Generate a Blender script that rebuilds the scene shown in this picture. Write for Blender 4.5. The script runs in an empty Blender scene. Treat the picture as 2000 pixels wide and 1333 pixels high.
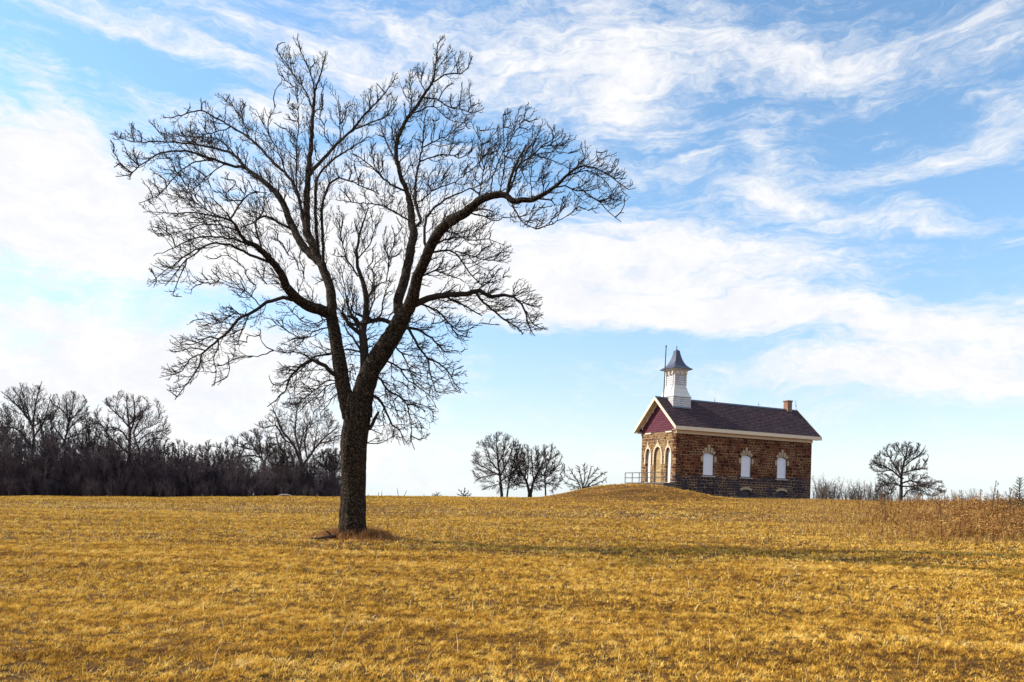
import bpy, bmesh, math, random
import numpy as np
from mathutils import Vector, Matrix, noise as mnoise

PI = math.pi
SC = bpy.context.scene
COL = SC.collection
rng = random.Random(11)
nrg = np.random.default_rng(7)

# ------------------------------------------------------------------ camera model
F = 1450.0; CX = 1000.0; YH = 962.0; TH = 0.0285; CZ = 1.6
CT, ST = math.cos(TH), math.sin(TH)

def unproj(px, py, d):
    a = (px - CX) / F; b = (YH - py) / F
    return Vector((d * (a * CT - b * ST), d, CZ + d * (a * ST + b * CT)))

def proj(p):
    X = p[0] / p[1]; Z = (p[2] - CZ) / p[1]
    return (CX + F * (X * CT + Z * ST), YH - F * (-X * ST + Z * CT))

cam = bpy.data.cameras.new('camera'); camo = bpy.data.objects.new('camera', cam); COL.objects.link(camo)
cam.sensor_width = 36.0; cam.lens = F / 2000.0 * 36.0
cam.shift_y = (YH - 666.5) / 2000.0
cam.clip_start = 0.1; cam.clip_end = 20000
m = Matrix(((CT, -ST, 0, 0), (0, 0, -1, 0), (ST, CT, 0, CZ), (0, 0, 0, 1)))
camo.matrix_world = m
SC.camera = camo

# ------------------------------------------------------------------ terrain
CXS = [-400, -120, -80, -48, -30, -15, -5, 5, 12, 22, 30, 50, 90, 400]
CZS = [-2.5, -1.2, -.75, -.13, .34, .79, .93, 1.15, 1.45, 1.68, 1.70, 1.70, 1.6, 1.2]

def sstep(a, b, t):
    t = np.clip((t - a) / (b - a), 0, 1)
    return t * t * (3 - 2 * t)

def gzv(x, y):
    x = np.asarray(x, float); y = np.asarray(y, float)
    xs = x * 66.0 / np.maximum(np.maximum(y, 20), 1.0)          # crest profile follows the lie of the field
    xs = np.where(y > 66, x, x * (1 - sstep(20, 66, y)) + x * sstep(20, 66, y))
    c = sum(np.interp(xs + o, CXS, CZS) for o in (-6, -3, 0, 3, 6)) / 5.0
    z = c * sstep(8, 67, y)
    z = z - 0.034 * np.maximum(y - 79, 0) * sstep(76, 96, y)
    r = np.sqrt(((x - 9.9) / 5.2) ** 2 + ((y - 61.6) / 4.6) ** 2)
    z = z + 1.24 * np.exp(-(r ** 2.9) * 0.75)
    z = z + 0.035 * np.sin(x * .31 + 1.1) * np.sin(y * .23) + 0.02 * np.sin(x * .9 + y * .5)
    return z

def gz(x, y): return float(gzv(x, y))

def ground_hit(px, py):
    d = 4.0
    prev = None
    while d < 140:
        p = unproj(px, py, d)
        if p.z <= gz(p.x, p.y):
            return p
        d += .05
    return unproj(px, py, 75)

# ------------------------------------------------------------------ object helpers
def tag(o, label, cat, group=None, kind=None):
    if label: o['label'] = label
    if cat: o['category'] = cat
    if group: o['group'] = group
    if kind: o['kind'] = kind
    return o

def empty(name, loc, label, cat, rotz=0, group=None):
    o = bpy.data.objects.new(name, None); COL.objects.link(o)
    o.location = loc; o.rotation_euler = (0, 0, rotz); o.empty_display_size = .3
    return tag(o, label, cat, group)

def mesh_from_arrays(name, V, quads=None, tris=None, mat=None, parent=None, smooth=True, world=True):
    """V (n,3) numpy; quads (m,4); tris (k,3)."""
    me = bpy.data.meshes.new(name)
    V = np.asarray(V, np.float32)
    nq = 0 if quads is None else len(quads); nt = 0 if tris is None else len(tris)
    loops = []
    if nq: loops.append(np.asarray(quads, np.int32).ravel())
    if nt: loops.append(np.asarray(tris, np.int32).ravel())
    loops = np.concatenate(loops)
    me.vertices.add(len(V)); me.vertices.foreach_set('co', V.ravel())
    me.loops.add(len(loops)); me.loops.foreach_set('vertex_index', loops)
    me.polygons.add(nq + nt)
    starts = np.concatenate([np.arange(nq) * 4, nq * 4 + np.arange(nt) * 3]).astype(np.int32)
    me.polygons.foreach_set('loop_start', starts)
    if smooth: me.polygons.foreach_set('use_smooth', np.ones(nq + nt, bool))
    me.update(calc_edges=True); me.validate()
    if mat: me.materials.append(mat)
    o = bpy.data.objects.new(name, me); COL.objects.link(o)
    if parent is not None:
        o.parent = parent
    return o

def obj_bm(name, bm, mat, parent=None, smooth=False):
    me = bpy.data.meshes.new(name); bm.normal_update(); bm.to_mesh(me); bm.free()
    for mm in (mat if isinstance(mat, (list, tuple)) else [mat]): me.materials.append(mm)
    if smooth:
        for p in me.polygons: p.use_smooth = True
    o = bpy.data.objects.new(name, me); COL.objects.link(o)
    if parent is not None: o.parent = parent
    return o

def box(bm, x0, x1, y0, y1, z0, z1):
    vs = [bm.verts.new(c) for c in ((x0,y0,z0),(x1,y0,z0),(x1,y1,z0),(x0,y1,z0),(x0,y0,z1),(x1,y0,z1),(x1,y1,z1),(x0,y1,z1))]
    for f in ((3,2,1,0),(4,5,6,7),(0,1,5,4),(1,2,6,5),(2,3,7,6),(3,0,4,7)):
        bm.faces.new([vs[i] for i in f])
    return vs

def prism(bm, poly, axis, a0, a1):
    """poly: 2D points extruded along axis ('x' -> (y,z) poly, 'y' -> (x,z) poly, 'z')."""
    def mk(p, a):
        return {'x': (a, p[0], p[1]), 'y': (p[0], a, p[1]), 'z': (p[0], p[1], a)}[axis]
    A = [bm.verts.new(mk(p, a0)) for p in poly]; B = [bm.verts.new(mk(p, a1)) for p in poly]
    n = len(poly)
    bm.faces.new(A[::-1]); bm.faces.new(B)
    for i in range(n):
        bm.faces.new((A[i], A[(i+1) % n], B[(i+1) % n], B[i]))
    return A, B

def rod(bm, p, q, r0, r1=None, n=8):
    r1 = r0 if r1 is None else r1
    p = Vector(p); q = Vector(q); t = (q - p).normalized()
    u = t.orthogonal().normalized(); v = t.cross(u)
    A = []; B = []
    for i in range(n):
        a = 2 * PI * i / n; dv = u * math.cos(a) + v * math.sin(a)
        A.append(bm.verts.new(p + dv * r0)); B.append(bm.verts.new(q + dv * r1))
    for i in range(n):
        bm.faces.new((A[i], A[(i+1) % n], B[(i+1) % n], B[i]))
    bm.faces.new(A[::-1]); bm.faces.new(B)

# ------------------------------------------------------------------ node helpers
def new_mat(name):
    mt = bpy.data.materials.new(name); mt.use_nodes = True
    nt = mt.node_tree; nt.nodes.clear()
    out = nt.nodes.new('ShaderNodeOutputMaterial')
    return mt, nt, out

class N:
    def __init__(s, nt): s.nt = nt
    def node(s, typ, **kw):
        n = s.nt.nodes.new(typ)
        for k, v in kw.items(): setattr(n, k, v)
        return n
    def put(s, sock, v):
        if v is None: return
        if hasattr(v, 'is_linked') or isinstance(v, bpy.types.NodeSocket): s.nt.links.new(v, sock)
        else: sock.default_value = v
    def math(s, op, a, b=None, c=None, clamp=False):
        n = s.node('ShaderNodeMath', operation=op, use_clamp=clamp)
        for i, v in enumerate((a, b, c)):
            if v is not None: s.put(n.inputs[i], v)
        return n.outputs[0]
    def vmath(s, op, a, b=None, out=0):
        n = s.node('ShaderNodeVectorMath', operation=op)
        s.put(n.inputs[0], a)
        if b is not None: s.put(n.inputs[1], b)
        return n.outputs['Value'] if out == 'v' else n.outputs[0]
    def noise(s, vec, scale, detail=4, rough=.55, dist=0, out='Fac'):
        n = s.node('ShaderNodeTexNoise'); s.put(n.inputs['Vector'], vec)
        n.inputs['Scale'].default_value = scale; n.inputs['Detail'].default_value = detail
        n.inputs['Roughness'].default_value = rough; n.inputs['Distortion'].default_value = dist
        return n.outputs[out]
    def mapping(s, vec, loc=(0,0,0), rot=(0,0,0), scale=(1,1,1), typ='POINT'):
        n = s.node('ShaderNodeMapping', vector_type=typ); s.put(n.inputs[0], vec)
        n.inputs['Location'].default_value = loc; n.inputs['Rotation'].default_value = rot; n.inputs['Scale'].default_value = scale
        return n.outputs[0]
    def ramp(s, fac, stops, interp='LINEAR'):
        n = s.node('ShaderNodeValToRGB'); s.put(n.inputs[0], fac)
        cr = n.color_ramp; cr.interpolation = interp
        while len(cr.elements) < len(stops): cr.elements.new(.5)
        for e, (p, c) in zip(cr.elements, stops):
            e.position = p; e.color = (c[0], c[1], c[2], 1) if not isinstance(c, (int, float)) else (c, c, c, 1)
        return n.outputs[0]
    def mix(s, fac, a, b, blend='MIX'):
        n = s.node('ShaderNodeMix', data_type='RGBA', blend_type=blend)
        s.put(n.inputs[0], fac)
        for sock, v in ((n.inputs[6], a), (n.inputs[7], b)):
            if isinstance(v, tuple): v = (v[0], v[1], v[2], 1)
            s.put(sock, v)
        return n.outputs[2]
    def smooth(s, x, a, b):
        n = s.node('ShaderNodeMapRange', interpolation_type='SMOOTHSTEP')
        s.put(n.inputs[0], x); n.inputs[1].default_value = a; n.inputs[2].default_value = b
        return n.outputs[0]
    def bump(s, h, strength=.5, dist=.02, normal=None):
        n = s.node('ShaderNodeBump'); n.inputs['Strength'].default_value = strength; n.inputs['Distance'].default_value = dist
        s.put(n.inputs['Height'], h)
        if normal: s.put(n.inputs['Normal'], normal)
        return n.outputs[0]
    def principled(s, col, rough=.8, normal=None, spec=.3, metal=0):
        n = s.node('ShaderNodeBsdfPrincipled')
        if isinstance(col, tuple): col = (col[0], col[1], col[2], 1)
        s.put(n.inputs['Base Color'], col); s.put(n.inputs['Roughness'], rough)
        n.inputs['Specular IOR Level'].default_value = spec; n.inputs['Metallic'].default_value = metal
        if normal: s.put(n.inputs['Normal'], normal)
        return n.outputs[0]

def objco(n): return n.node('ShaderNodeTexCoord').outputs['Object']
def geopos(n): return n.node('ShaderNodeNewGeometry').outputs['Position']

def mat_paint(name, col, wear=.25, dirt=(.25, .2, .15), scale=6, rough=.65):
    mt, nt, out = new_mat(name); n = N(nt)
    co = objco(n)
    f = n.noise(co, scale, 6, .65)
    f2 = n.noise(n.mapping(co, scale=(1, 1, .3)), scale * 3, 4, .6)
    k = n.math('MULTIPLY', n.smooth(n.math('ADD', n.math('MULTIPLY', f, .6), n.math('MULTIPLY', f2, .4)), .5, .72), wear)
    c = n.mix(k, col, dirt)
    nt.links.new(n.principled(c, rough, n.bump(f2, .25, .01)), out.inputs[0])
    return mt

def mat_bark(name, dark, light, scale=9, spots=.62, bump=.9):
    mt, nt, out = new_mat(name); n = N(nt)
    co = geopos(n)
    st = n.mapping(co, scale=(1, 1, .20))
    v = n.node('ShaderNodeTexVoronoi', feature='DISTANCE_TO_EDGE'); n.put(v.inputs['Vector'], n.vmath('ADD', st, n.vmath('SCALE', n.noise(co, 6, 3, .5, out='Color'), None)))
    v.inputs['Scale'].default_value = scale
    f = n.noise(co, 34, 5, .7)
    ridge = n.smooth(v.outputs['Distance'], 0, .12)
    sp = n.smooth(n.math('MULTIPLY', f, n.math('ADD', n.math('MULTIPLY', ridge, .45), .62)), spots - .09, spots + .08)
    c = n.mix(sp, dark, light)
    h = n.math('ADD', ridge, n.math('MULTIPLY', f, .6))
    nt.links.new(n.principled(c, .92, n.bump(h, bump, .06), .12), out.inputs[0])
    return mt

def mat_plain(name, a, b, scale=8, rough=.85, spec=.2):
    mt, nt, out = new_mat(name); n = N(nt)
    f = n.noise(geopos(n), scale, 4, .6)
    nt.links.new(n.principled(n.mix(n.smooth(f, .3, .7), a, b), rough, None, spec), out.inputs[0])
    return mt

def mat_blade(name, stops, transl=.35, scale=.6):
    mt, nt, out = new_mat(name); n = N(nt)
    g = n.node('ShaderNodeNewGeometry')
    r = g.outputs['Random Per Island']
    big = n.noise(n.mapping(g.outputs['Position'], scale=(.5, 1.5, 1)), scale, 4, .6)
    loc = n.noise(g.outputs['Position'], 4.5, 4, .8)
    rows = n.smooth(n.noise(n.mapping(g.outputs['Position'], rot=(0, 0, math.radians(5)), scale=(.05, 1, 1)), 1.1, 4, .6), .3, .7)
    big = n.math('ADD', n.math('MULTIPLY', big, .82), n.math('MULTIPLY', rows, .18))
    f = n.math('ADD', n.math('ADD', n.math('MULTIPLY', r, .30), n.math('MULTIPLY', n.smooth(big, .25, .75), .32)), n.math('MULTIPLY', n.smooth(loc, .36, .64), .42))
    c = n.ramp(f, stops)
    d = n.node('ShaderNodeBsdfDiffuse'); n.put(d.inputs[0], c)
    t = n.node('ShaderNodeBsdfTranslucent'); n.put(t.inputs[0], c)
    mx = n.node('ShaderNodeMixShader'); mx.inputs[0].default_value = transl
    nt.links.new(d.outputs[0], mx.inputs[1]); nt.links.new(t.outputs[0], mx.inputs[2])
    nt.links.new(mx.outputs[0], out.inputs[0])
    return mt

def mat_stone(name, plane, c1, c2, c3, mortar, bw, rh, ms, low=None, lowz=0, seed=0):
    """rubble masonry laid in rough courses; plane 'x' uses (x,z), 'y' uses (y,z)"""
    mt, nt, out = new_mat(name); n = N(nt)
    co = objco(n)
    sx = n.node('ShaderNodeSeparateXYZ'); nt.links.new(co, sx.inputs[0])
    cb = n.node('ShaderNodeCombineXYZ')
    nt.links.new(sx.outputs['X' if plane == 'x' else 'Y'], cb.inputs[0]); nt.links.new(sx.outputs['Z'], cb.inputs[1])
    cb.inputs[2].default_value = seed
    p = cb.outputs[0]
    w = n.vmath('SUBTRACT', n.noise(p, 2.2, 3, .6, out='Color'), (.5, .5, .5))
    sc = n.node('ShaderNodeVectorMath', operation='SCALE'); nt.links.new(w, sc.inputs[0]); sc.inputs['Scale'].default_value = .26
    p2 = n.vmath('ADD', p, sc.outputs[0])
    def brick(wd, ht, off):
        b = n.node('ShaderNodeTexBrick'); n.put(b.inputs['Vector'], n.mapping(p2, loc=(off, off * .37, 0)))
        b.offset = .43; b.offset_frequency = 2; b.squash = .62; b.squash_frequency = 3
        b.inputs['Color1'].default_value = (0, 0, 0, 1); b.inputs['Color2'].default_value = (1, 1, 1, 1); b.inputs['Mortar'].default_value = (.5, .5, .5, 1)
        b.inputs['Scale'].default_value = 1; b.inputs['Mortar Size'].default_value = ms; b.inputs['Mortar Smooth'].default_value = .25
        b.inputs['Brick Width'].default_value = wd; b.inputs['Row Height'].default_value = ht
        return b.outputs['Color'], b.outputs['Fac']
    ca, fa = brick(bw, rh, 0); cbk, fb = brick(bw * .68, rh * .72, 3.3)
    sel = n.smooth(n.noise(p, .55, 2, .5), .47, .53)
    tone = n.mix(sel, ca, cbk); mor = n.mix(sel, fa, fb)
    nz = n.noise(p, 5, 5, .65)
    t2 = n.math('ADD', n.math('MULTIPLY', tone, .6), n.math('MULTIPLY', nz, .5))
    stone = n.ramp(t2, [(.15, c1), (.5, c2), (.85, c3)])
    mk = mor
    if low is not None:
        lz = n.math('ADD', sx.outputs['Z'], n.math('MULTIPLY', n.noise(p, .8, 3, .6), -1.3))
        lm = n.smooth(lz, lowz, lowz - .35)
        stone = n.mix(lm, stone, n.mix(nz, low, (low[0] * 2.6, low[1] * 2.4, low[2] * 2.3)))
        # upper mortar is thin and patchy; the repointed lower courses show it bright
        patch = n.smooth(n.noise(p, 1.1, 3, .6), .38, .62)
        mk = n.math('MULTIPLY', mor, n.math('ADD', n.math('MULTIPLY', patch, .75), .25))
    c = n.mix(mk, stone, mortar)
    h = n.math('ADD', n.math('MULTIPLY', mor, -1), n.math('MULTIPLY', nz, .5))
    nt.links.new(n.principled(c, .9, n.bump(h, .8, .04), .15), out.inputs[0])
    return mt

def mat_rows(name, plane, a, b, gap, bw, rh, bumpd=.03, slope=1.0):
    mt, nt, out = new_mat(name); n = N(nt)
    co = objco(n)
    sx = n.node('ShaderNodeSeparateXYZ'); nt.links.new(co, sx.inputs[0])
    cb = n.node('ShaderNodeCombineXYZ')
    nt.links.new(sx.outputs['X' if plane == 'x' else 'Y'], cb.inputs[0])
    nt.links.new(n.math('MULTIPLY', sx.outputs['Z'], slope), cb.inputs[1])
    br = n.node('ShaderNodeTexBrick'); n.put(br.inputs['Vector'], cb.outputs[0])
    br.inputs['Color1'].default_value = (a[0], a[1], a[2], 1); br.inputs['Color2'].default_value = (b[0], b[1], b[2], 1)
    br.inputs['Mortar'].default_value = (gap[0], gap[1], gap[2], 1)
    br.inputs['Scale'].default_value = 1; br.inputs['Mortar Size'].default_value = .02; br.inputs['Mortar Smooth'].default_value = .3
    br.inputs['Brick Width'].default_value = bw; br.inputs['Row Height'].default_value = rh
    nz = n.noise(co, 3.5, 5, .65)
    c = n.mix(n.math('MULTIPLY', n.smooth(nz, .35, .7), .6), br.outputs['Color'], (a[0] * .5, a[1] * .5, a[2] * .55))
    saw = n.math('FRACT', n.math('DIVIDE', n.math('MULTIPLY', sx.outputs['Z'], slope), rh))
    h = n.math('SUBTRACT', n.math('SUBTRACT', 1, saw), n.math('MULTIPLY', br.outputs['Fac'], .6))
    nt.links.new(n.principled(c, .85, n.bump(h, .8, bumpd), .25), out.inputs[0])
    return mt

M = {}
M['bark'] = mat_bark('bark', (.014, .010, .009), (.22, .15, .085), 8, .590)
M['twig'] = mat_plain('twig_bark', (.018, .013, .012), (.045, .032, .024), 5)
M['far_bark'] = mat_plain('far_bark', (.022, .017, .018), (.06, .045, .038), 2)
M['far_twig'] = mat_plain('far_twig_bark', (.028, .021, .022), (.075, .055, .045), 1.2)
M['stalk'] = mat_plain('dead_stalk', (.05, .028, .016), (.12, .07, .035), 20)
M['brush'] = mat_plain('brush_bark', (.06, .05, .048), (.15, .12, .10), 1.0)
M['thicket'] = mat_plain('thicket_bark', (.036, .030, .043), (.135, .098, .100), .6)
M['white'] = mat_paint('white_paint', (.62, .60, .58), .55, (.33, .30, .27), 5)
M['trim'] = mat_paint('cream_trim_paint', (.70, .57, .42), .5, (.36, .28, .2), 4)
M['board'] = mat_paint('white_board', (.80, .80, .86), .25, (.45, .44, .47), 3)
def mat_boards(name):
    mt, nt, out = new_mat(name); n = N(nt)
    sx = n.node('ShaderNodeSeparateXYZ'); co = objco(n); nt.links.new(co, sx.inputs[0])
    u = n.math('FRACT', n.math('DIVIDE', n.math('ADD', sx.outputs[0], sx.outputs[1]), .186))
    j = n.math('LESS_THAN', u, .07)
    st = n.noise(n.mapping(co, scale=(14, 14, .8)), 2, 5, .65)
    dirt = n.math('MULTIPLY', n.smooth(st, .46, .75), .5)
    c = n.mix(dirt, (.78, .78, .84), (.46, .44, .46))
    c = n.mix(n.math('MULTIPLY', j, .55), c, (.25, .24, .28))
    nt.links.new(n.principled(c, .7, n.bump(n.math('SUBTRACT', 1, j), .5, .01)), out.inputs[0])
    return mt
M['board'] = mat_boards('white_boards')
M['lime'] = mat_paint('cream_limestone', (.62, .50, .34), .5, (.33, .25, .17), 5, .9)
M['voussoir'] = mat_paint('shaded_limestone', (.40, .30, .20), .6, (.20, .14, .09), 5, .9)  # cream limestone darkened: the long wall's shade is put into the colour
M['sill'] = mat_paint('grey_sill_stone', (.36, .33, .30), .5, (.18, .16, .14), 5, .9)
M['spire'] = mat_paint('spire_metal', (.055, .065, .105), .5, (.14, .12, .12), 4, .5)
M['metal'] = mat_paint('black_iron', (.03, .03, .035), .4, (.10, .06, .04), 8, .5)
M['rail'] = mat_paint('railing_iron', (.05, .048, .05), .5, (.14, .09, .06), 8, .5)
M['concrete'] = mat_paint('stoop_concrete', (.13, .11, .10), .5, (.07, .06, .055), 3, .9)
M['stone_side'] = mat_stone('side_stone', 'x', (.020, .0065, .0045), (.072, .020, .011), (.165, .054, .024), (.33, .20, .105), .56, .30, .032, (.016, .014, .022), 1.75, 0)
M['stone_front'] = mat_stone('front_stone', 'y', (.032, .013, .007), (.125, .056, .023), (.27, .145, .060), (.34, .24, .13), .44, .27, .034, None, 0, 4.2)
M['stone_fill'] = mat_stone('fill_stone', 'y', (.26, .165, .07), (.36, .24, .11), (.46, .32, .16), (.42, .33, .20), .36, .22, .02, None, 0, 9.1)
M['gable'] = mat_rows('gable_shingle', 'y', (.11, .024, .045), (.17, .042, .058), (.035, .010, .016), .22, .19, .03)
M['roof'] = mat_rows('roof_shingle', 'x', (.036, .019, .029), (.082, .045, .052), (.015, .009, .013), .42, .22, .035, 1.48)
M['chimney'] = mat_rows('chimney_brick', 'x', (.22, .09, .05), (.33, .16, .09), (.3, .25, .19), .24, .09, .02)
M['siding'] = mat_rows('white_siding', 'x', (.62, .60, .59), (.54, .52, .52), (.26, .24, .24), 3.0, .19, .02)

# ------------------------------------------------------------------ world: sky with cirrus
SUN_EL = math.radians(37); SUN_V = Vector((-.985, .17, 0)).normalized()
SUN_V = Vector((SUN_V.x * math.cos(SUN_EL), SUN_V.y * math.cos(SUN_EL), math.sin(SUN_EL)))
SUN_ROT = math.atan2(SUN_V.x, SUN_V.y)
SKY_STRENGTH = 0.13
w = bpy.data.worlds.new('World'); SC.world = w; w.use_nodes = True
nt = w.node_tree; nt.nodes.clear(); n = N(nt)
wout = n.node('ShaderNodeOutputWorld'); bg = n.node('ShaderNodeBackground')
nt.links.new(bg.outputs[0], wout.inputs[0]); bg.inputs[1].default_value = SKY_STRENGTH
dirv = n.node('ShaderNodeTexCoord').outputs['Generated']
sx = n.node('ShaderNodeSeparateXYZ'); nt.links.new(dirv, sx.inputs[0])
zc = n.math('MAXIMUM', sx.outputs[2], .045)
cbs = n.node('ShaderNodeCombineXYZ')
nt.links.new(sx.outputs[0], cbs.inputs[0]); nt.links.new(sx.outputs[1], cbs.inputs[1]); nt.links.new(zc, cbs.inputs[2])
sky = n.node('ShaderNodeTexSky'); sky.sky_type = 'NISHITA'; sky.sun_disc = False
sky.sun_elevation = SUN_EL; sky.sun_rotation = SUN_ROT; sky.air_density = 1.0; sky.dust_density = .15; sky.ozone_density = 2.0
nt.links.new(cbs.outputs[0], sky.inputs[0])
az = n.math('ARCTAN2', sx.outputs[0], sx.outputs[1])
hyp = n.math('SQRT', n.math('ADD', n.math('MULTIPLY', sx.outputs[0], sx.outputs[0]), n.math('MULTIPLY', sx.outputs[1], sx.outputs[1])))
el = n.math('DIVIDE', sx.outputs[2], n.math('MAXIMUM', hyp, .05))
cb2 = n.node('ShaderNodeCombineXYZ'); nt.links.new(az, cb2.inputs[0]); nt.links.new(el, cb2.inputs[1])
sc2 = cb2.outputs[0]

def px2sky(px, py):
    p = unproj(px, py, 1.0)
    return math.atan2(p.x, 1.0), (p.z - CZ) / math.hypot(p.x, 1.0)
# gentle warp so that the cloud banks have no elliptical edges
wn = n.vmath('SUBTRACT', n.noise(n.mapping(sc2, scale=(1, 1.8, 1)), 3.2, 5, .6, out='Color'), (.5, .5, .5))
wsc = n.node('ShaderNodeVectorMath', operation='SCALE'); nt.links.new(wn, wsc.inputs[0]); wsc.inputs['Scale'].default_value = .16
scw = n.vmath('ADD', sc2, wsc.outputs[0])
# banks of cirrus: where they hang in the sky (azimuth / elevation), size, slant, density
BANKS = [
 (40,400,300,150,4,1.1),(330,510,330,80,4,.8),(20,300,220,60,6,.8),(650,430,260,150,0,.8),(1000,520,330,90,3,1.05),(1320,500,150,62,5,.85),
 (1180,600,300,36,3,.6),(120,770,420,110,0,1.15),(450,720,280,55,5,.9),(780,860,260,30,3,.8),(1720,630,330,42,3,.9),(1960,700,240,60,4,.95),
 (1620,740,330,36,2,.75),(1400,610,150,26,2,.6),(300,45,270,26,8,.8),(600,80,270,32,12,.75),(930,120,220,52,10,.66),(1230,110,250,62,6,.62),
 (1520,95,250,40,14,.5),(1830,85,280,50,6,.5),(1240,190,110,60,50,.55),(1170,285,60,50,40,.45),(85,150,30,100,-25,.5),(490,205,140,36,-8,.7),
 (1970,225,80,55,10,.5),(1500,370,120,24,18,.7),(1790,305,140,26,-6,.55),(1850,415,190,26,13,.6),(1310,315,80,18,-12,.45),(1490,260,30,90,-30,.45),
 (1620,510,220,50,4,.3),(1000,930,1300,26,1.6,.55),(230,640,300,24,3,.3),
 (440,615,230,34,3,-.5),(130,590,200,24,4,-.2),(1100,685,280,36,2,-.6),(350,150,160,45,10,-.35),(1050,250,110,60,20,-.3),(1850,540,220,40,3,-.25),(1500,170,160,40,12,-.15)]
acc = None
for (bx, by, rx, ry, rot, wt) in BANKS:
    a0, e0 = px2sky(bx, by); ca = math.cos(a0)
    mp = n.mapping(scw, loc=(a0, e0, 0), rot=(0, 0, -math.radians(rot) ), scale=(rx / F * ca * ca * 1.2 + .01, ry / F * ca * 1.2, 1), typ='TEXTURE')
    r2 = n.vmath('DOT_PRODUCT', mp, mp, out='v')
    e = n.math('EXPONENT', n.math('MULTIPLY', r2, -1))
    acc = n.math('MULTIPLY', e, wt) if acc is None else n.math('MULTIPLY_ADD', e, wt, acc)
# fibres
rt = n.mapping(scw, rot=(0, 0, math.radians(9)), scale=(1, 4.2, 1))
f1 = n.noise(rt, 4.5, 7, .62, .6)
rt2 = n.mapping(scw, rot=(0, 0, math.radians(24)), scale=(1, 6.5, 1))
f2 = n.noise(rt2, 11, 6, .62, .5)
f3 = n.noise(n.mapping(scw, scale=(1, 1.6, 1)), 17, 7, .68, .3)
# unseen white cloud added overhead and behind the viewpoint as neutral fill light
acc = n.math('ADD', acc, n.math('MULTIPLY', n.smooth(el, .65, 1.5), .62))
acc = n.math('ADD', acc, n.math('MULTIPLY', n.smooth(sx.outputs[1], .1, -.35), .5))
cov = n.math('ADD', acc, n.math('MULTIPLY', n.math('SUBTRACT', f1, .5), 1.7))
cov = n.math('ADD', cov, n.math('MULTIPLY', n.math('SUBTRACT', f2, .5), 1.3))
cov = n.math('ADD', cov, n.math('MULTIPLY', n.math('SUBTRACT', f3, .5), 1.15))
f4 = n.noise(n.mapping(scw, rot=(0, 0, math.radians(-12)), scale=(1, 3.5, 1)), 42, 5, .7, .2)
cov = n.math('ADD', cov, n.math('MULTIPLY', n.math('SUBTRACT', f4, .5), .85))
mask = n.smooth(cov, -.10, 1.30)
cloud = n.mix(n.smooth(f3, .3, .7), (4.75, 4.85, 5.15), (5.45, 5.4, 5.35))
tint = n.mix(n.smooth(el, .03, .38), (1.04, .98, 1.02), (1.10, 1.28, 1.27))
air = n.mix(1.0, sky.outputs[0], tint, 'MULTIPLY')
veil = n.math('MULTIPLY', n.math('EXPONENT', n.math('MULTIPLY', n.math('MAXIMUM', el, 0), -9.0)), .72)
air = n.mix(veil, air, (4.05, 4.45, 4.75))
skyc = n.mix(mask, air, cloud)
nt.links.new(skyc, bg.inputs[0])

sun = bpy.data.lights.new('sun', 'SUN'); suno = bpy.data.objects.new('sun', sun); COL.objects.link(suno)
sun.energy = 4.9; sun.angle = math.radians(.5); sun.color = (1, .93, .82)
suno.rotation_euler = SUN_V.to_track_quat('Z', 'Y').to_euler(); suno.location = (-40, 20, 40)

SC.view_settings.view_transform = 'Standard'; SC.view_settings.look = 'None'
SC.view_settings.exposure = 0.56; SC.view_settings.gamma = 1; SC.view_settings.use_curve_mapping = False
SC.render.engine = 'CYCLES'
SC.cycles.max_bounces = 6; SC.cycles.diffuse_bounces = 3; SC.cycles.transparent_max_bounces = 4

# ------------------------------------------------------------------ ground
def ground():
    def axis(lo, hi, near, step0, k):
        out = [0.0]; v = 0.0
        while v < hi: v += max(step0, abs(v) * k); out.append(v)
        neg = []; v = 0.0
        while v > lo: v -= max(step0, abs(v) * k); neg.append(v)
        return np.array(neg[::-1] + out)
    xs = axis(-1500, 1500, 0, .5, .03); ys = axis(-60, 2500, 0, .5, .02)
    ys = np.unique(np.concatenate([ys, np.arange(50, 90, .7)]))
    X, Y = np.meshgrid(xs, ys)
    Z = gzv(X, Y)
    V = np.stack([X, Y, Z], -1).reshape(-1, 3)
    ny, nx = X.shape
    i = np.arange(ny - 1)[:, None] * nx + np.arange(nx - 1)[None, :]
    Q = np.stack([i, i + 1, i + nx + 1, i + nx], -1).reshape(-1, 4)
    mt, nt, out = new_mat('field_ground'); n = N(nt)
    co = geopos(n)
    a = n.noise(n.mapping(co, scale=(.35, 1.3, 1)), 1.3, 6, .65)
    b = n.noise(n.mapping(co, scale=(.8, 1.4, 1)), 9, 6, .72, .3)
    c = n.noise(co, 45, 4, .7)
    rows = n.noise(n.mapping(co, rot=(0, 0, math.radians(-4)), scale=(.05, 1, 1)), .9, 3, .5)
    f = n.math('ADD', n.math('ADD', n.math('MULTIPLY', a, .3), n.math('MULTIPLY', b, .4)), n.math('ADD', n.math('MULTIPLY', c, .2), n.math('MULTIPLY', rows, .18)))
    col = n.ramp(f, [(.36, (.022, .011, .005)), (.47, (.05, .025, .009)), (.57, (.17, .080, .020)), (.68, (.40, .21, .055))])
    h = n.math('ADD', n.math('MULTIPLY', b, 1.0), n.math('MULTIPLY', c, .4))
    nt.links.new(n.principled(col, .95, n.bump(h, 1.0, .10), .1), out.inputs[0])
    o = mesh_from_arrays('field', V, Q, None, mt)
    tag(o, None, None, kind='structure'); o['label'] = 'mown field of dry golden grass rising to the schoolhouse'
    return o
ground()

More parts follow.
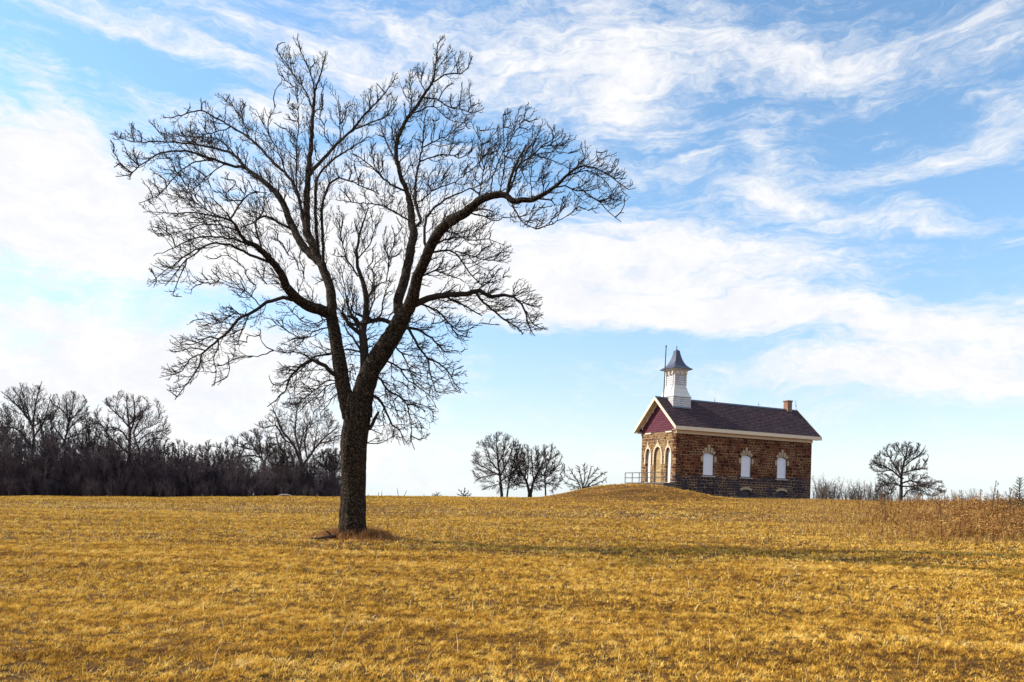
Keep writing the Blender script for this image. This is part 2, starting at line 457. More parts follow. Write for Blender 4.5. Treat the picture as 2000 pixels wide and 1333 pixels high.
def blades(name, x, y, h, wdt, lean, mat, label, segs=2, z0=None, kind='stuff', cat=None):
    nb = len(x)
    z = gzv(x, y) - .01 if z0 is None else z0
    az_ = nrg.uniform(0, 2 * PI, nb); la = nrg.uniform(0, 2 * PI, nb)
    ln = np.abs(nrg.normal(lean, .35, nb)) * h
    hh = h * np.clip(1 - .35 * (ln / np.maximum(h, 1e-4)) ** 2 * .3, .35, 1)
    ux, uy = np.cos(az_) * wdt / 2, np.sin(az_) * wdt / 2
    lx, ly = np.cos(la) * ln, np.sin(la) * ln
    B = np.stack([x, y, z], -1)
    U = np.stack([ux, uy, np.zeros(nb)], -1)
    T = B + np.stack([lx, ly, hh], -1)
    if segs == 2:
        Mi = B + np.stack([lx * .32, ly * .32, hh * .62], -1)
        V = np.stack([B - U, B + U, Mi - U * .8, Mi + U * .8, T], 1).reshape(-1, 3)
        k = np.arange(nb)[:, None] * 5
        Q = k + np.array([[0, 1, 3, 2]]); Tr = k + np.array([[2, 3, 4]])
        o = mesh_from_arrays(name, V, Q, Tr, mat)
    else:
        V = np.stack([B - U, B + U, T], 1).reshape(-1, 3)
        Tr = np.arange(nb)[:, None] * 3 + np.array([[0, 1, 2]])
        o = mesh_from_arrays(name, V, None, Tr, mat)
    tag(o, label, cat, kind=kind)
    return o

def wedge(nb, d0, d1, half=.80):
    d = np.sqrt(nrg.uniform(d0 * d0, d1 * d1, nb))
    return nrg.uniform(-1, 1, nb) * (.74 * d + 5.0), d

M['grass'] = mat_blade('dry_grass', [(.10, (.055, .024, .012)), (.30, (.26, .125, .032)), (.50, (.63, .345, .050)), (.74, (.90, .59, .125)), (1, (.96, .77, .38))], .22, .7)
M['tan_grass'] = mat_blade('tan_grass', [(0, (.12, .06, .02)), (.4, (.32, .17, .05)), (.7, (.55, .34, .11)), (1, (.75, .55, .27))], .35, 1.5)
M['straw'] = mat_blade('pale_straw', [(0, (.55, .40, .17)), (1, (.85, .72, .45))], .2, 2)
M['leaf'] = mat_blade('dead_leaf', [(0, (.07, .03, .015)), (.6, (.22, .09, .03)), (1, (.38, .2, .09))], .1, 2)
M['clump'] = mat_blade('clump_grass', [(.1, (.06, .028, .014)), (.38, (.24, .10, .040)), (.66, (.46, .24, .09)), (1, (.75, .54, .27))], .2, 2)
M['weed'] = mat_blade('dry_weed', [(.05, (.035, .016, .010)), (.35, (.14, .056, .022)), (.57, (.36, .175, .055)), (.80, (.66, .41, .14)), (1, (.78, .62, .32))], .3, .5)

def clump_keep(x, y, lo, hi, s):
    """patchy turf: keep blades where a smooth pseudo-noise is high"""
    v = np.zeros(len(x))
    for a, b, ph in ((1.0, .35, 0), (-.6, 1.1, 1.7), (.3, -1.3, 4.1), (1.7, .9, 2.2), (-1.9, 1.2, .6)):
        v += np.sin((x * a + y * b) * s + ph + 1.3 * np.sin((x * b - y * a) * s * .7 + ph))
    v = v / 5
    return nrg.uniform(0, 1, len(x)) < np.clip((v - lo) / (hi - lo), 0.68, 1)

def grass():
    X = []; Y = []; H = []; W = []
    # bunch grass: every tuft is a spray of blades, with dark thatch showing between the tufts
    for nt_, d0, d1, nbl, rad, h, wd in ((42000, 3.4, 10, 14, .020, .046, .0068), (50000, 10, 18, 11, .026, .052, .0105), (64000, 18, 34, 7, .036, .062, .017), (95000, 34, 82, 4, .07, .080, .030)):
        x, y = wedge(nt_, d0, d1)
        k = clump_keep(x, y, -.45, .25, 3.2 if d1 < 25 else 1.7)
        x, y = x[k], y[k]
        th = h * nrg.uniform(.35, 1.6, len(x))
        x = np.repeat(x, nbl); y = np.repeat(y, nbl); th = np.repeat(th, nbl)
        x = x + nrg.normal(0, rad, len(x)); y = y + nrg.normal(0, rad, len(x))
        X.append(x); Y.append(y); H.append(th * nrg.uniform(.6, 1.15, len(x))); W.append(wd * nrg.uniform(.6, 1.3, len(x)))
    x = np.concatenate(X); y = np.concatenate(Y); h = np.concatenate(H); wd = np.concatenate(W)
    # keep the footprint of the schoolhouse free
    ang = CH_ROT; dx = x - CH_X; dy = y - CH_Y
    lx = dx * math.cos(ang) + dy * math.sin(ang); ly = -dx * math.sin(ang) + dy * math.cos(ang)
    k = ~((lx > -.05) & (lx < CH_L) & (ly > -.05) & (ly < CH_W))
    x, y, h, wd = x[k], y[k], h[k], wd[k]
    blades('dry_grass', x, y, h, wd, .9, M['grass'], 'short dry golden grass covering the whole field')
    x, y = wedge(5600, 4.0, 40); blades('straw', x, y, nrg.uniform(.10, .24, len(x)), .004 + y * .00030, .8, M['straw'], 'thin pale straws standing out of the mown grass')
    x, y = wedge(7500, 4.0, 30); blades('dead_leaves', x, y, nrg.uniform(.02, .05, len(x)), .022 + y * .0006, 1.4, M['leaf'], 'small brown dead leaves lying in the mown grass')

# ------------------------------------------------------------------ tubes
def tubes(groups):
    """groups: dict (npts, sides) -> list of (P list, R list); returns V, Q"""
    VV = []; QQ = []; base = 0
    for (npt, k), lst in groups.items():
        P = np.array([b[0] for b in lst], np.float64); R = np.array([b[1] for b in lst], np.float64)
        B = len(lst)
        T = np.empty_like(P); T[:, 1:-1] = P[:, 2:] - P[:, :-2]; T[:, 0] = P[:, 1] - P[:, 0]; T[:, -1] = P[:, -1] - P[:, -2]
        T /= np.maximum(np.linalg.norm(T, axis=-1, keepdims=True), 1e-9)
        mean = P[:, -1] - P[:, 0]; mean /= np.maximum(np.linalg.norm(mean, axis=-1, keepdims=True), 1e-9)
        ref = np.where(np.abs(mean[:, 2:3]) < .7, np.array([[0, 0, 1.0]]), np.array([[.3, 1.0, 0]]))
        U = np.cross(T, ref[:, None, :]); U /= np.maximum(np.linalg.norm(U, axis=-1, keepdims=True), 1e-9)
        W = np.cross(T, U)
        a = np.arange(k) * 2 * PI / k
        ring = U[:, :, None, :] * np.cos(a)[None, None, :, None] + W[:, :, None, :] * np.sin(a)[None, None, :, None]
        V = P[:, :, None, :] + ring * R[:, :, None, None]
        VV.append(V.reshape(-1, 3))
        bi = np.arange(B)[:, None, None] * (npt * k); pi_ = np.arange(npt - 1)[None, :, None] * k; ki = np.arange(k)[None, None, :]; kj = (np.arange(k) + 1)[None, None, :] % k
        q = np.stack([bi + pi_ + ki, bi + pi_ + kj, bi + pi_ + k + kj, bi + pi_ + k + ki], -1).reshape(-1, 4) + base
        QQ.append(q); base += len(VV[-1])
    return np.concatenate(VV), np.concatenate(QQ)

def inpoly(x, y, poly):
    c = False; j = len(poly) - 1
    for i in range(len(poly)):
        xi, yi = poly[i]; xj, yj = poly[j]
        if (yi > y) != (yj > y) and x < (xj - xi) * (y - yi) / (yj - yi) + xi: c = not c
        j = i
    return c

def smooth_chain(P, R, step, jit, r):
    """Catmull-Rom resample with a little crookedness"""
    out = []; rad = []
    n_ = len(P)
    for i in range(n_ - 1):
        p0 = P[max(i - 1, 0)]; p1 = P[i]; p2 = P[i + 1]; p3 = P[min(i + 2, n_ - 1)]
        k = max(1, int((p2 - p1).length / step))
        for j in range(k):
            t = j / k
            q = .5 * ((2 * p1) + (p2 - p0) * t + (2 * p0 - 5 * p1 + 4 * p2 - p3) * t * t + (3 * p1 - p0 - 3 * p2 + p3) * t ** 3)
            if jit and (i or j): q = q + Vector((r.gauss(0, jit), r.gauss(0, jit), r.gauss(0, jit)))
            out.append(q); rad.append(R[i] * (1 - t) + R[i + 1] * t)
    out.append(P[-1]); rad.append(R[-1])
    return out, rad

class Tree:
    def __init__(s, px, depth, seed, scale=1.0, env=None, center=None, tip=.006):
        s.r = random.Random(seed); s.depth = depth; s.chains = []; s.scale = scale; s.env = env; s.tip = tip
        s.br = {}; s.nbr = 0; s.center = center; s.wk = 1.0; s.cpx = proj(center) if center and center.y > 1 else (0, 0)
    def chain(s, pts, slope=None, lvl=1, jit=.012, root=False, name=None):
        """pts: (px,py,width px); slope: metres of depth per metre along the limb"""
        r = s.r
        if slope is None: slope = r.uniform(-.9, .9)
        d = s.depth; start = None
        if s.chains and not root:
            best = 1e9
            for c in s.chains:
                for q, (qx, qy) in zip(c['P'], c['px']):
                    dd = (qx - pts[0][0]) ** 2 + (qy - pts[0][1]) ** 2
                    if dd < best: best = dd; start = q
            d = start.y
        P = []; R = []; prev = None; dd = d
        for (x, y, w_) in pts:
            if prev is not None:
                dd += slope * math.hypot(x - prev[0], y - prev[1]) * s.depth / F
            P.append(unproj(x, y, dd)); R.append(max(w_ / 2 * dd / F * s.wk, s.tip)); prev = (x, y)
        if start is not None and (P[0] - start).length > .02:
            P.insert(0, start.copy()); R.insert(0, R[0])
        P, R = smooth_chain(P, R, .14 * s.scale, jit * s.scale, r)
        s.chains.append(dict(P=P, R=R, px=[proj(p) for p in P], lvl=lvl, name=name))
        return s.chains[-1]
    def grow(s, spec, upk=.10, outk=.16, jit=.16, sides=(4, 3, 3), start=.12, thick_skip=.5):
        """spec: per level (spacing, maxlen, ratio, npts, base radius)"""
        r = s.r; work = [(c['P'], c['R'], 0) for c in s.chains if c['lvl'] > 0]
        while work:
            P, R, lv = work.pop()
            if lv >= len(spec): continue
            sp, ml, ratio, npt, rb = spec[lv]
            seg = [(P[i + 1] - P[i]).length for i in range(len(P) - 1)]; L = sum(seg)
            if L < sp * 1.2: continue
            maxl = min(ml, ratio * L + .25 * sp)
            at = L * start + r.uniform(0, sp) if lv == 0 else L * .18 + r.uniform(0, sp * .5)
            side = r.uniform(0, 2 * PI)
            i = 0; cum = 0
            while at < L:
                while i < len(seg) - 1 and cum + seg[i] < at: cum += seg[i]; i += 1
                t = (at - cum) / max(seg[i], 1e-6)
                p = P[i].lerp(P[i + 1], min(t, 1)); rad = R[i] * (1 - min(t,1)) + R[i + 1] * min(t,1)
                d = (P[i + 1] - P[i]).normalized()
                side += PI + r.gauss(0, .9) if lv else r.uniform(1.5, 4.5)
                u = d.orthogonal().normalized(); v = d.cross(u)
                nv = u * math.cos(side) + v * math.sin(side)
                ang = math.radians(r.uniform(32, 68))
                dr = (d * math.cos(ang) + nv * math.sin(ang)).normalized()
                ln = maxl * r.uniform(.4, 1.0) * (.42 + .58 * (1 - at / L) ** .6)
                if rad > thick_skip * s.scale * .1 and r.random() < .25: ln *= .5
                out = (p - s.center).normalized() if s.center else Vector((0, 0, 1))
                pts = None
                for attempt in range(2):
                    q = p.copy(); dd = dr.copy(); pl = [q.copy()]
                    st = ln / (npt - 1)
                    for _ in range(npt - 1):
                        dd = (dd + Vector((0, 0, upk)) + out * outk + Vector((r.gauss(0, jit), r.gauss(0, jit), r.gauss(0, jit)))).normalized()
                        q = q + dd * st; pl.append(q.copy())
                    if s.env is None or inpoly(*proj(pl[-1]), s.env): pts = pl; break
                    ln *= .62
                at += sp * r.uniform(.6, 1.4)
                if pts is None: continue
                r0 = min(max(rb * (.6 + .4 * ln / max(ml, 1e-6)), s.tip), max(rad * .8, s.tip))
                rr = [max(r0 + (s.tip - r0) * k / (npt - 1), s.tip * .8) for k in range(npt)]
                s.br.setdefault((npt, sides[min(lv, len(sides) - 1)]), []).append(([tuple(a) for a in pts], rr)); s.nbr += 1
                work.append((pts, rr, lv + 1))
    def fill(s, cell, w0, w1, reach, slope=.6, name='branch'):
        """add sub-branches towards the parts of the crown that the named limbs leave empty"""
        r = s.r; occ = set(); pts = []
        def mark(c):
            for (x, y) in c['px']: occ.add((int(x // cell), int(y // cell)))
        for c in s.chains:
            mark(c)
            if c['lvl'] > 0: pts += [(p[0], p[1]) for p in c['px'][len(c['px']) // 8::2]]
        xs = [p[0] for p in s.env]; ys = [p[1] for p in s.env]
        cells = [(i, j) for i in range(int(min(xs) // cell), int(max(xs) // cell) + 1) for j in range(int(min(ys) // cell), int(max(ys) // cell) + 1)]
        cells = [(c, ((c[0] + r.uniform(.2, .8)) * cell, (c[1] + r.uniform(.2, .8)) * cell)) for c in cells]
        def near(q): return min(pts, key=lambda p: (p[0] - q[0]) ** 2 + (p[1] - q[1]) ** 2)
        cells.sort(key=lambda c: -math.dist(c[1], near(c[1])))
        for c, q in cells:
            if c in occ or not inpoly(q[0], q[1], s.env): continue
            def cost(p):
                dx, dy = q[0] - p[0], q[1] - p[1]; d_ = math.hypot(dx, dy) + 1e-6
                ox, oy = p[0] - s.cpx[0], p[1] - s.cpx[1]; o_ = math.hypot(ox, oy) + 1e-6
                return d_ * (1 + 1.6 * (1 - (dx * ox + dy * oy) / (d_ * o_))) + cell * .6 * r.random()
            cand = sorted(pts, key=cost)[:3]
            p = cand[r.randrange(len(cand))]; d = math.dist(p, q)
            if d > reach or d < cell * .5: continue
            nx, ny = -(q[1] - p[1]), q[0] - p[0]
            b = r.uniform(-.22, .22); 
            l = [(p[0], p[1], w0), (p[0] + (q[0] - p[0]) * .35 + nx * b, p[1] + (q[1] - p[1]) * .35 + ny * b, w0 * .7 + w1 * .3),
                 (p[0] + (q[0] - p[0]) * .7 + nx * b * .8, p[1] + (q[1] - p[1]) * .7 + ny * b * .8, w0 * .35 + w1 * .65), (q[0], q[1], w1)]
            ch = s.chain(l, r.uniform(-slope, slope), 1, .012, False, name)
            mark(ch); pts += ch['px'][1::2]
    def chain_group(s, names, sides):
        g = {}
        for c in s.chains:
            if c['name'] in names:
                g.setdefault((len(c['P']), sides), []).append(([tuple(a) for a in c['P']], c['R']))
        return g

def localise(o, V, loc):
    pass

def add_mesh(name, VQ, mat, parent):
    V, Q = VQ
    V = V - np.array(parent.location)
    return mesh_from_arrays(name, V, Q, None, mat, parent)

# ------------------------------------------------------------------ the big bare tree
def big_tree():
    base = ground_hit(689, 1052)
    D = base.y
    env = [(212,262),(250,238),(300,230),(330,220),(395,186),(430,178),(480,195),(538,215),(545,150),(530,95),(582,62),(600,100),(640,98),(655,160),(665,205),(700,180),(776,136),(788,172),(795,128),(832,118),(850,72),(868,66),(888,95),(928,103),(932,160),(948,212),(935,250),(960,238),(985,212),(1036,198),(1062,230),(1122,262),(1202,298),(1222,330),(1245,368),(1222,400),(1217,437),(1150,420),(1108,402),(1060,452),(1020,452),(990,432),(958,440),(1000,478),(1028,540),(1062,580),(1072,642),(1045,660),(960,632),(920,642),(926,670),(902,700),(920,740),(912,777),(862,772),(857,822),(822,880),(790,872),(740,868),(722,840),(700,800),(665,800),(600,812),(530,803),(523,720),(555,640),(482,672),(440,757),(412,760),(395,722),(342,790),(308,735),(332,655),(400,598),(455,588),(440,556),(335,588),(283,562),(288,518),(340,478),(288,450),(268,400),(300,362),(222,350)]
    root = empty('bare_tree', base, 'big old leafless tree with a forked black trunk standing alone in the field', 'tree')
    T = Tree(689, D, 5, 1.0, env, unproj(690, 640, D), tip=.0054); T.wk = .93
    c = T.chain
    c([(688,1062,64),(688,1040,57),(690,960,51),(691,890,53),(693,850,58),(697,825,56),(697,795,56),(696,770,40)], 0, 0, 0, True, 'trunk')
    c([(685,815,36),(676,780,34),(669,750,30),(665,718,30),(659,686,27),(654,652,26),(648,622,25)], .05, 1, 0, True, 'limb')
    c([(706,815,44),(709,770,44),(724,722,42),(745,690,40),(769,652,38),(788,617,34)], -.05, 1, 0, True, 'limb')
    # left side
    c([(648,622,23),(648,596,21),(645,562,19),(634,535,18),(620,500,18),(607,470,17),(598,440,16),(602,343,11),(607,284,9),(612,214,7),(617,173,4),(629,138,3),(636,103,1.4)], .40, 1, .008, False, 'limb')
    c([(640,612,24),(623,605,24),(594,594,22),(571,576,20),(558,556,18),(550,536,16),(528,508,14),(502,482,11),(479,471,8),(465,451,6),(454,434,5),(434,425,4),(400,419,3),(371,415,2.5),(348,417,2),(280,415,1.2)], -.62, 1, .008, False, 'limb')
    c([(626,512,17),(600,491,17),(576,454,15),(556,405,13),(542,380,12),(514,354,10),(479,328,7),(465,311,6),(448,298,5),(397,285,4),(360,280,3.5),(308,277,2.6),(257,277,2),(214,261,1.2)], .45, 1, .008, False, 'limb')
    t = lambda pts, w0, w1, sl=None: c([(x, y, w0 + (w1 - w0) * i / (len(pts) - 1)) for i, (x, y) in enumerate(pts)], sl, 1, .012, False, 'branch')
    t([(614,185),(612,158),(597,123),(583,88),(582,65)], 3.5, 1.2)
    t([(612,212),(597,179),(576,150),(556,120),(540,97)], 3.5, 1.2)
    t([(602,343),(632,310),(658,281),(687,255),(722,214),(749,187),(777,143)], 8, 1.5, .3)
    t([(687,255),(717,243),(755,226),(772,208)], 3.5, 1.3)
    t([(622,500),(617,440),(617,372),(626,337),(664,302),(687,290),(722,267)], 8, 1.6, -.5)
    t([(632,530),(629,440),(630,401),(643,360),(655,351),(681,353),(711,366),(740,380)], 7, 1.5, -.3)
    t([(600,450),(591,427),(585,389),(570,354),(538,322),(500,281),(485,268),(451,248),(422,231),(394,217),(371,220),(331,231),(318,224)], 8, 1.3, .35)
    t([(485,268),(474,237),(454,208),(428,186)], 3.2, 1.2)
    t([(451,248),(428,256),(377,268),(345,262)], 2.6, 1.2)
    t([(592,430),(580,372),(579,313),(583,237),(581,167)], 5, 1.3)
    t([(560,345),(545,300),(520,255),(500,215)], 3.2, 1.2)
    t([(479,328),(448,322),(405,308),(371,297),(342,295),(314,300),(280,320),(251,342),(226,345)], 6, 1.4, -.2)
    t([(451,322),(411,313),(382,317),(357,331),(325,365),(305,385),(271,397)], 3.4, 1.3, .4)
    t([(440,318),(405,345),(374,373),(340,395)], 2.4, 1.2)
    t([(462,308),(434,277),(397,268),(365,277),(320,262)], 3, 1.2)
    t([(502,482),(474,474),(445,466),(411,462),(382,465),(342,482),(300,500)], 5.5, 1.3, .2)
    t([(525,512),(502,502),(474,491),(451,479),(422,476),(400,482),(365,508),(342,536),(322,559)], 6.5, 1.6, -.2)
    t([(400,482),(370,495),(330,525),(300,548)], 3.4, 1.3)
    t([(365,508),(350,545),(338,578)], 3, 1.3)
    t([(516,498),(504,465),(499,437),(513,414),(516,380)], 5.5, 1.6, .5)
    t([(572,448),(542,434),(519,422),(495,435),(468,448)], 6.5, 1.6, .4)
    t([(450,428),(474,391),(496,377),(522,377)], 4, 1.4)
    t([(434,425),(411,414),(385,391),(360,357),(351,340)], 3.2, 1.2, .3)
    t([(411,414),(371,391),(322,380)], 2.4, 1.1)
    t([(465,451),(430,440),(390,440),(345,455),(310,462)], 3, 1.1, -.4)
    t([(578,586),(555,582),(530,586),(512,599),(484,614),(463,625),(448,645),(428,663),(410,678),(394,693),(392,711),(377,734),(361,757),(341,782)], 9, 1.6, -.3)
    t([(478,616),(458,613),(438,625),(415,635),(397,624)], 3.2, 1.2)
    t([(428,663),(410,659),(377,675),(356,673),(333,655)], 3.2, 1.3)
    t([(400,685),(371,681),(343,686),(330,682)], 2.6, 1.2)
    t([(394,693),(371,701),(356,724),(333,734),(314,733)], 3, 1.3)
    t([(428,664),(425,683),(416,701),(422,724),(418,755)], 3.2, 1.4)
    t([(486,614),(473,642),(453,653),(438,658)], 3.2, 1.2)
    t([(473,642),(464,674)], 2.4, 1.6)
    t([(652,731),(634,716),(610,705),(586,718),(565,739),(555,765),(522,795)], 11, 1.8, -.2)
    t([(655,690),(639,691),(616,697),(600,706)], 6, 3, .1)
    t([(655,745),(639,742),(611,765),(568,800)], 3, 1.5, .5)
    t([(660,748),(647,750),(626,767),(606,785),(575,812)], 3.2, 1.5, -.4)
    t([(610,705),(585,690),(560,690),(535,685)], 3.4, 1.2)
    t([(600,710),(580,730),(556,745),(535,752)], 3, 1.2)
    t([(645,640),(620,645),(595,660),(575,660),(562,668)], 3.4, 1.2, .5)
    t([(640,625),(612,632),(590,628)], 3, 1.2)
    t([(664,762),(642,790),(626,806)], 2.4, 1.2)
    # middle
    t([(712,735),(712,690),(708,652),(710,632),(715,614),(715,580),(711,558),(704,540),(697,510),(700,470),(712,430),(720,405)], 22, 2, .1)
    t([(706,655),(686,639),(675,622),(668,600)], 10, 3)
    t([(772,640),(755,626),(731,626),(712,632)], 11, 8, .2)
    t([(708,690),(690,659),(676,645),(672,630)], 5.5, 2)
    t([(708,690),(690,684),(672,684)], 5, 3)
    t([(715,585),(735,560),(760,548)], 4, 1.5)
    t([(700,540),(680,510),(668,470),(660,430)], 4, 1.4)
    t([(697,510),(725,470),(735,430)], 3.4, 1.3)
    t([(698,640),(680,600),(672,560),(665,520)], 5, 1.5, -.5)
    # tangle of shoots round the old wound in the fork
    for (pts, w0, w1) in (([(716,628),(700,634),(684,632),(672,622),(664,606)],9,2),([(722,622),(705,618),(690,610),(684,592)],8,2),([(730,630),(716,616),(712,596)],8,2),([(706,640),(694,625),(680,618)],12,6),([(735,628),(745,612),(748,590)],6,1.6),([(700,632),(686,612),(690,585),(684,560)],5,1.5),([(712,632),(724,606),(732,575),(730,545)],5,1.5),([(676,626),(668,612),(676,590)],5,1.5)):
        t(pts, w0, w1)
    # right leader
    c([(783,627,22),(778,590,20),(789,551,20),(800,500,18),(808,460,17),(805,440,16),(801,401,14),(795,375,10),(784,348,9),(775,313,9),(774,284,8.5),(781,261,8),(796,231,7.5),(810,214,7),(825,190,6),(845,158,4.5),(851,126,3),(856,88,2),(867,70,1.2)], .55, 1, .008, False, 'limb')
    c([(788,617,30),(803,590,27),(812,560,24),(818,537,22),(834,500,22),(845,475,22),(860,451,22),(883,431,21),(911,414,19),(934,394,17),(957,384,15),(983,381,13),(1000,392,12),(1020,392,11),(1042,390,10),(1065,377,8),(1085,365,7),(1102,348,5.5),(1122,331,4.5),(1142,325,3.6),(1162,328,3),(1188,342,2.4),(1208,357,2),(1228,370,1.6),(1243,367,1.2)], -.42, 1, .008, False, 'limb')
    t([(845,160),(877,145),(901,143),(916,129),(921,108)], 3.2, 1.2)
    t([(825,191),(851,193),(875,208),(898,214),(927,220),(946,211)], 3.4, 1.2, -.4)
    t([(796,231),(804,202),(800,165),(802,135)], 3, 1.2)
    t([(800,226),(825,214),(845,208),(880,235),(915,240)], 3, 1.2, .4)
    t([(848,140),(870,115),(885,95)], 2.2, 1.1)
    t([(822,436),(816,410),(810,375),(816,331),(822,304),(826,272),(829,237),(835,215)], 7, 1.8, .4)
    t([(824,290),(851,275),(877,263),(901,243),(920,232)], 3, 1.2)
    t([(820,316),(845,307),(866,302),(904,307),(925,290)], 3, 1.2, -.3)
    t([(797,375),(772,366),(749,348),(728,328),(705,310),(685,300)], 4.6, 1.4, -.4)
    t([(806,436),(790,427),(769,413),(743,401),(717,398),(687,395),(655,390)], 4.6, 1.3, .4)
    t([(778,320),(760,290),(748,262),(742,235)], 3.2, 1.2)
    t([(776,290),(765,250),(775,215)], 2.8, 1.2)
    t([(831,480),(831,436),(845,410),(869,390),(892,381),(918,369),(940,380)], 6.5, 2, .3)
    t([(818,395),(851,369),(886,357),(921,331),(940,315),(950,272)], 3, 1.2, .5)
    t([(990,382),(994,362),(1000,340),(1008,320),(1020,297),(1027,284)], 8.5, 4, .1)
    t([(996,375),(1011,328),(1025,314),(1042,303),(1065,285),(1088,287),(1111,277),(1124,272)], 4.4, 1.3)
    t([(1042,304),(1077,314),(1105,325)], 2.2, 1.2)
    t([(1042,303),(1077,297),(1110,300)], 2.2, 1.2)
    t([(958,382),(963,345),(974,314),(994,277),(1014,248),(1025,225),(1032,200)], 3.4, 1.3, .3)
    t([(935,392),(943,340),(940,274),(936,248)], 2.8, 1.2)
    t([(975,380),(985,330),(985,280),(982,225)], 2.8, 1.2, -.3)
    t([(1062,379),(1058,345),(1062,325)], 2.6, 1.2); t([(1040,388),(1036,350),(1040,315)], 2.4, 1.2)
    t([(1085,366),(1102,362),(1117,371),(1139,374),(1174,397),(1188,414),(1213,434)], 3.4, 1.3, .2)
    t([(1110,343),(1145,334),(1170,345),(1188,360),(1202,388)], 2.6, 1.2)
    t([(1120,333),(1140,310),(1142,275)], 2.2, 1.1); t([(1150,326),(1175,310),(1205,298)], 2.2, 1.1)
    t([(1000,396),(1008,417),(1020,434),(1045,448),(1060,443)], 4, 1.2)
    t([(915,414),(945,408),(962,414)], 5, 2.5); t([(918,417),(954,424)], 4, 2.4)
    t([(1050,388),(1077,392),(1084,402)], 4, 1.8)
    # right middle and lower limbs
    t([(800,600),(825,588),(848,580),(877,577),(911,574),(937,568),(951,577),(962,581),(985,577),(1002,581),(1019,594),(1028,614),(1031,634),(1045,657)], 15, 1.5, -.2)
    t([(928,570),(945,591),(968,608),(985,625),(1002,634),(1021,652)], 5.5, 2.6)
    t([(872,580),(894,591),(917,603),(942,617)], 5, 2.5)
    t([(838,495),(860,490),(877,488),(891,496),(908,519),(923,542),(945,560)], 5, 2, .4)
    t([(848,475),(886,465),(914,461)], 5, 2)
    t([(889,492),(928,502),(974,511),(997,502)], 3, 1.2)
    t([(822,540),(850,530),(880,540),(905,550)], 4, 1.3, -.5)
    t([(860,452),(885,455),(920,470),(955,468),(985,480)], 3.4, 1.2, -.5)
    t([(1025,604),(1042,634),(1071,645)], 2.4, 1.2); t([(1010,586),(1035,594),(1056,582)], 2.4, 1.2)
    t([(775,645),(797,640),(814,645),(834,654),(851,668),(868,688)], 8, 2.8, -.3)
    t([(797,640),(806,654),(817,677),(834,700),(863,714),(882,737),(900,768)], 6.5, 1.6)
    t([(834,700),(840,728),(851,762),(868,768)], 4, 1.3)
    t([(810,590),(854,608),(874,628),(891,651),(917,660)], 5, 1.4, .4)
    t([(760,665),(785,690),(800,720),(812,760)], 4.4, 1.4, -.5)
    t([(745,700),(775,715),(800,745),(830,765),(850,790)], 4.4, 1.3, .3)
    t([(728,775),(745,785),(754,806),(767,830),(780,838),(790,870)], 7, 1.6, -.2)
    t([(722,838),(730,820),(740,804)], 9, 5, 0)
    t([(735,735),(745,742),(758,763),(780,774),(794,792),(800,810),(805,829),(803,863),(810,879)], 5, 1.5, -.4)
    t([(718,866),(747,864),(762,856),(778,847)], 2.6, 1.2, .3)
    t([(668,850),(648,856),(630,873)], 2.6, 1.2, .2); t([(655,853),(650,885)], 1.8, 1.2)
    t([(794,790),(820,790),(850,805)], 2.6, 1.2)
    t([(882,737),(895,730),(912,732)], 2.2, 1.2)
    T.cpx = (692, 700)
    T.fill(19, 2.8, 1.1, 130, .9)
    # procedural side branches, twigs and spurs
    T.grow([(.15, 1.15, .70, 8, .0140), (.080, .52, .55, 5, .0090), (.070, .19, .45, 3, .0070)], upk=.07, outk=.16, jit=.13, sides=(4, 3, 3))
    print('main tree branches', T.nbr)
    # trunk with bark relief and root flare
    ch = T.chains[0]
    P, R = smooth_chain(ch['P'], ch['R'], .05, 0, rng)
    k = 48
    g = {(len(P), k): [([tuple(a) for a in P], R)]}
    V, Q = tubes(g)
    ax = np.repeat(np.array([tuple(a) for a in P]), k, 0)
    dirs = V - ax; rr = np.linalg.norm(dirs, axis=1, keepdims=True); dirs = dirs / rr
    add = np.zeros(len(V))
    for i in range(len(V)):
        v = V[i]; a = math.atan2(dirs[i, 1], dirs[i, 0])
        hgt = v[2] - base.z
        add[i] = .036 * mnoise.noise((math.cos(a) * 3.2, math.sin(a) * 3.2, v[2] * 1.1)) - .030 * abs(mnoise.noise((math.cos(a) * 7, math.sin(a) * 7, v[2] * .9))) + .024 * mnoise.noise((v[0] * 11, v[1] * 11, v[2] * 3.2)) \
            + .12 * math.exp(-max(hgt, 0) / .20) * (.6 + .8 * math.sin(a * 5 + 1) ** 2)
    V = V + dirs * add[:, None]
    mesh_from_arrays('trunk', V - np.array(base), Q, None, M['bark'], root)
    for c_ in T.chains:
        if c_['name'] == 'limb':
            Pl, Rl = smooth_chain(c_['P'], c_['R'], .07, 0, rng)
            kk = 20 if max(Rl) > .1 else 10
            V, Q = tubes({(len(Pl), kk): [([tuple(a) for a in Pl], Rl)]})
            ax = np.repeat(np.array([tuple(a) for a in Pl]), kk, 0); rad = np.repeat(np.array(Rl), kk)
            dd = (V - ax) / rad[:, None]
            add = np.array([mnoise.noise(Vector(v) * 6) * .10 + mnoise.noise(Vector(v) * 15) * .06 for v in V]) * rad
            mesh_from_arrays('limb', V + dd * add[:, None] - np.array(base), Q, None, M['bark'], root)
    g = T.chain_group(('branch',), 6)
    add_mesh('branch', tubes(g), M['twig'], root).name = 'crown'
    add_mesh('twigs', tubes(T.br), M['twig'], root)
    return base
TREE_BASE = big_tree()

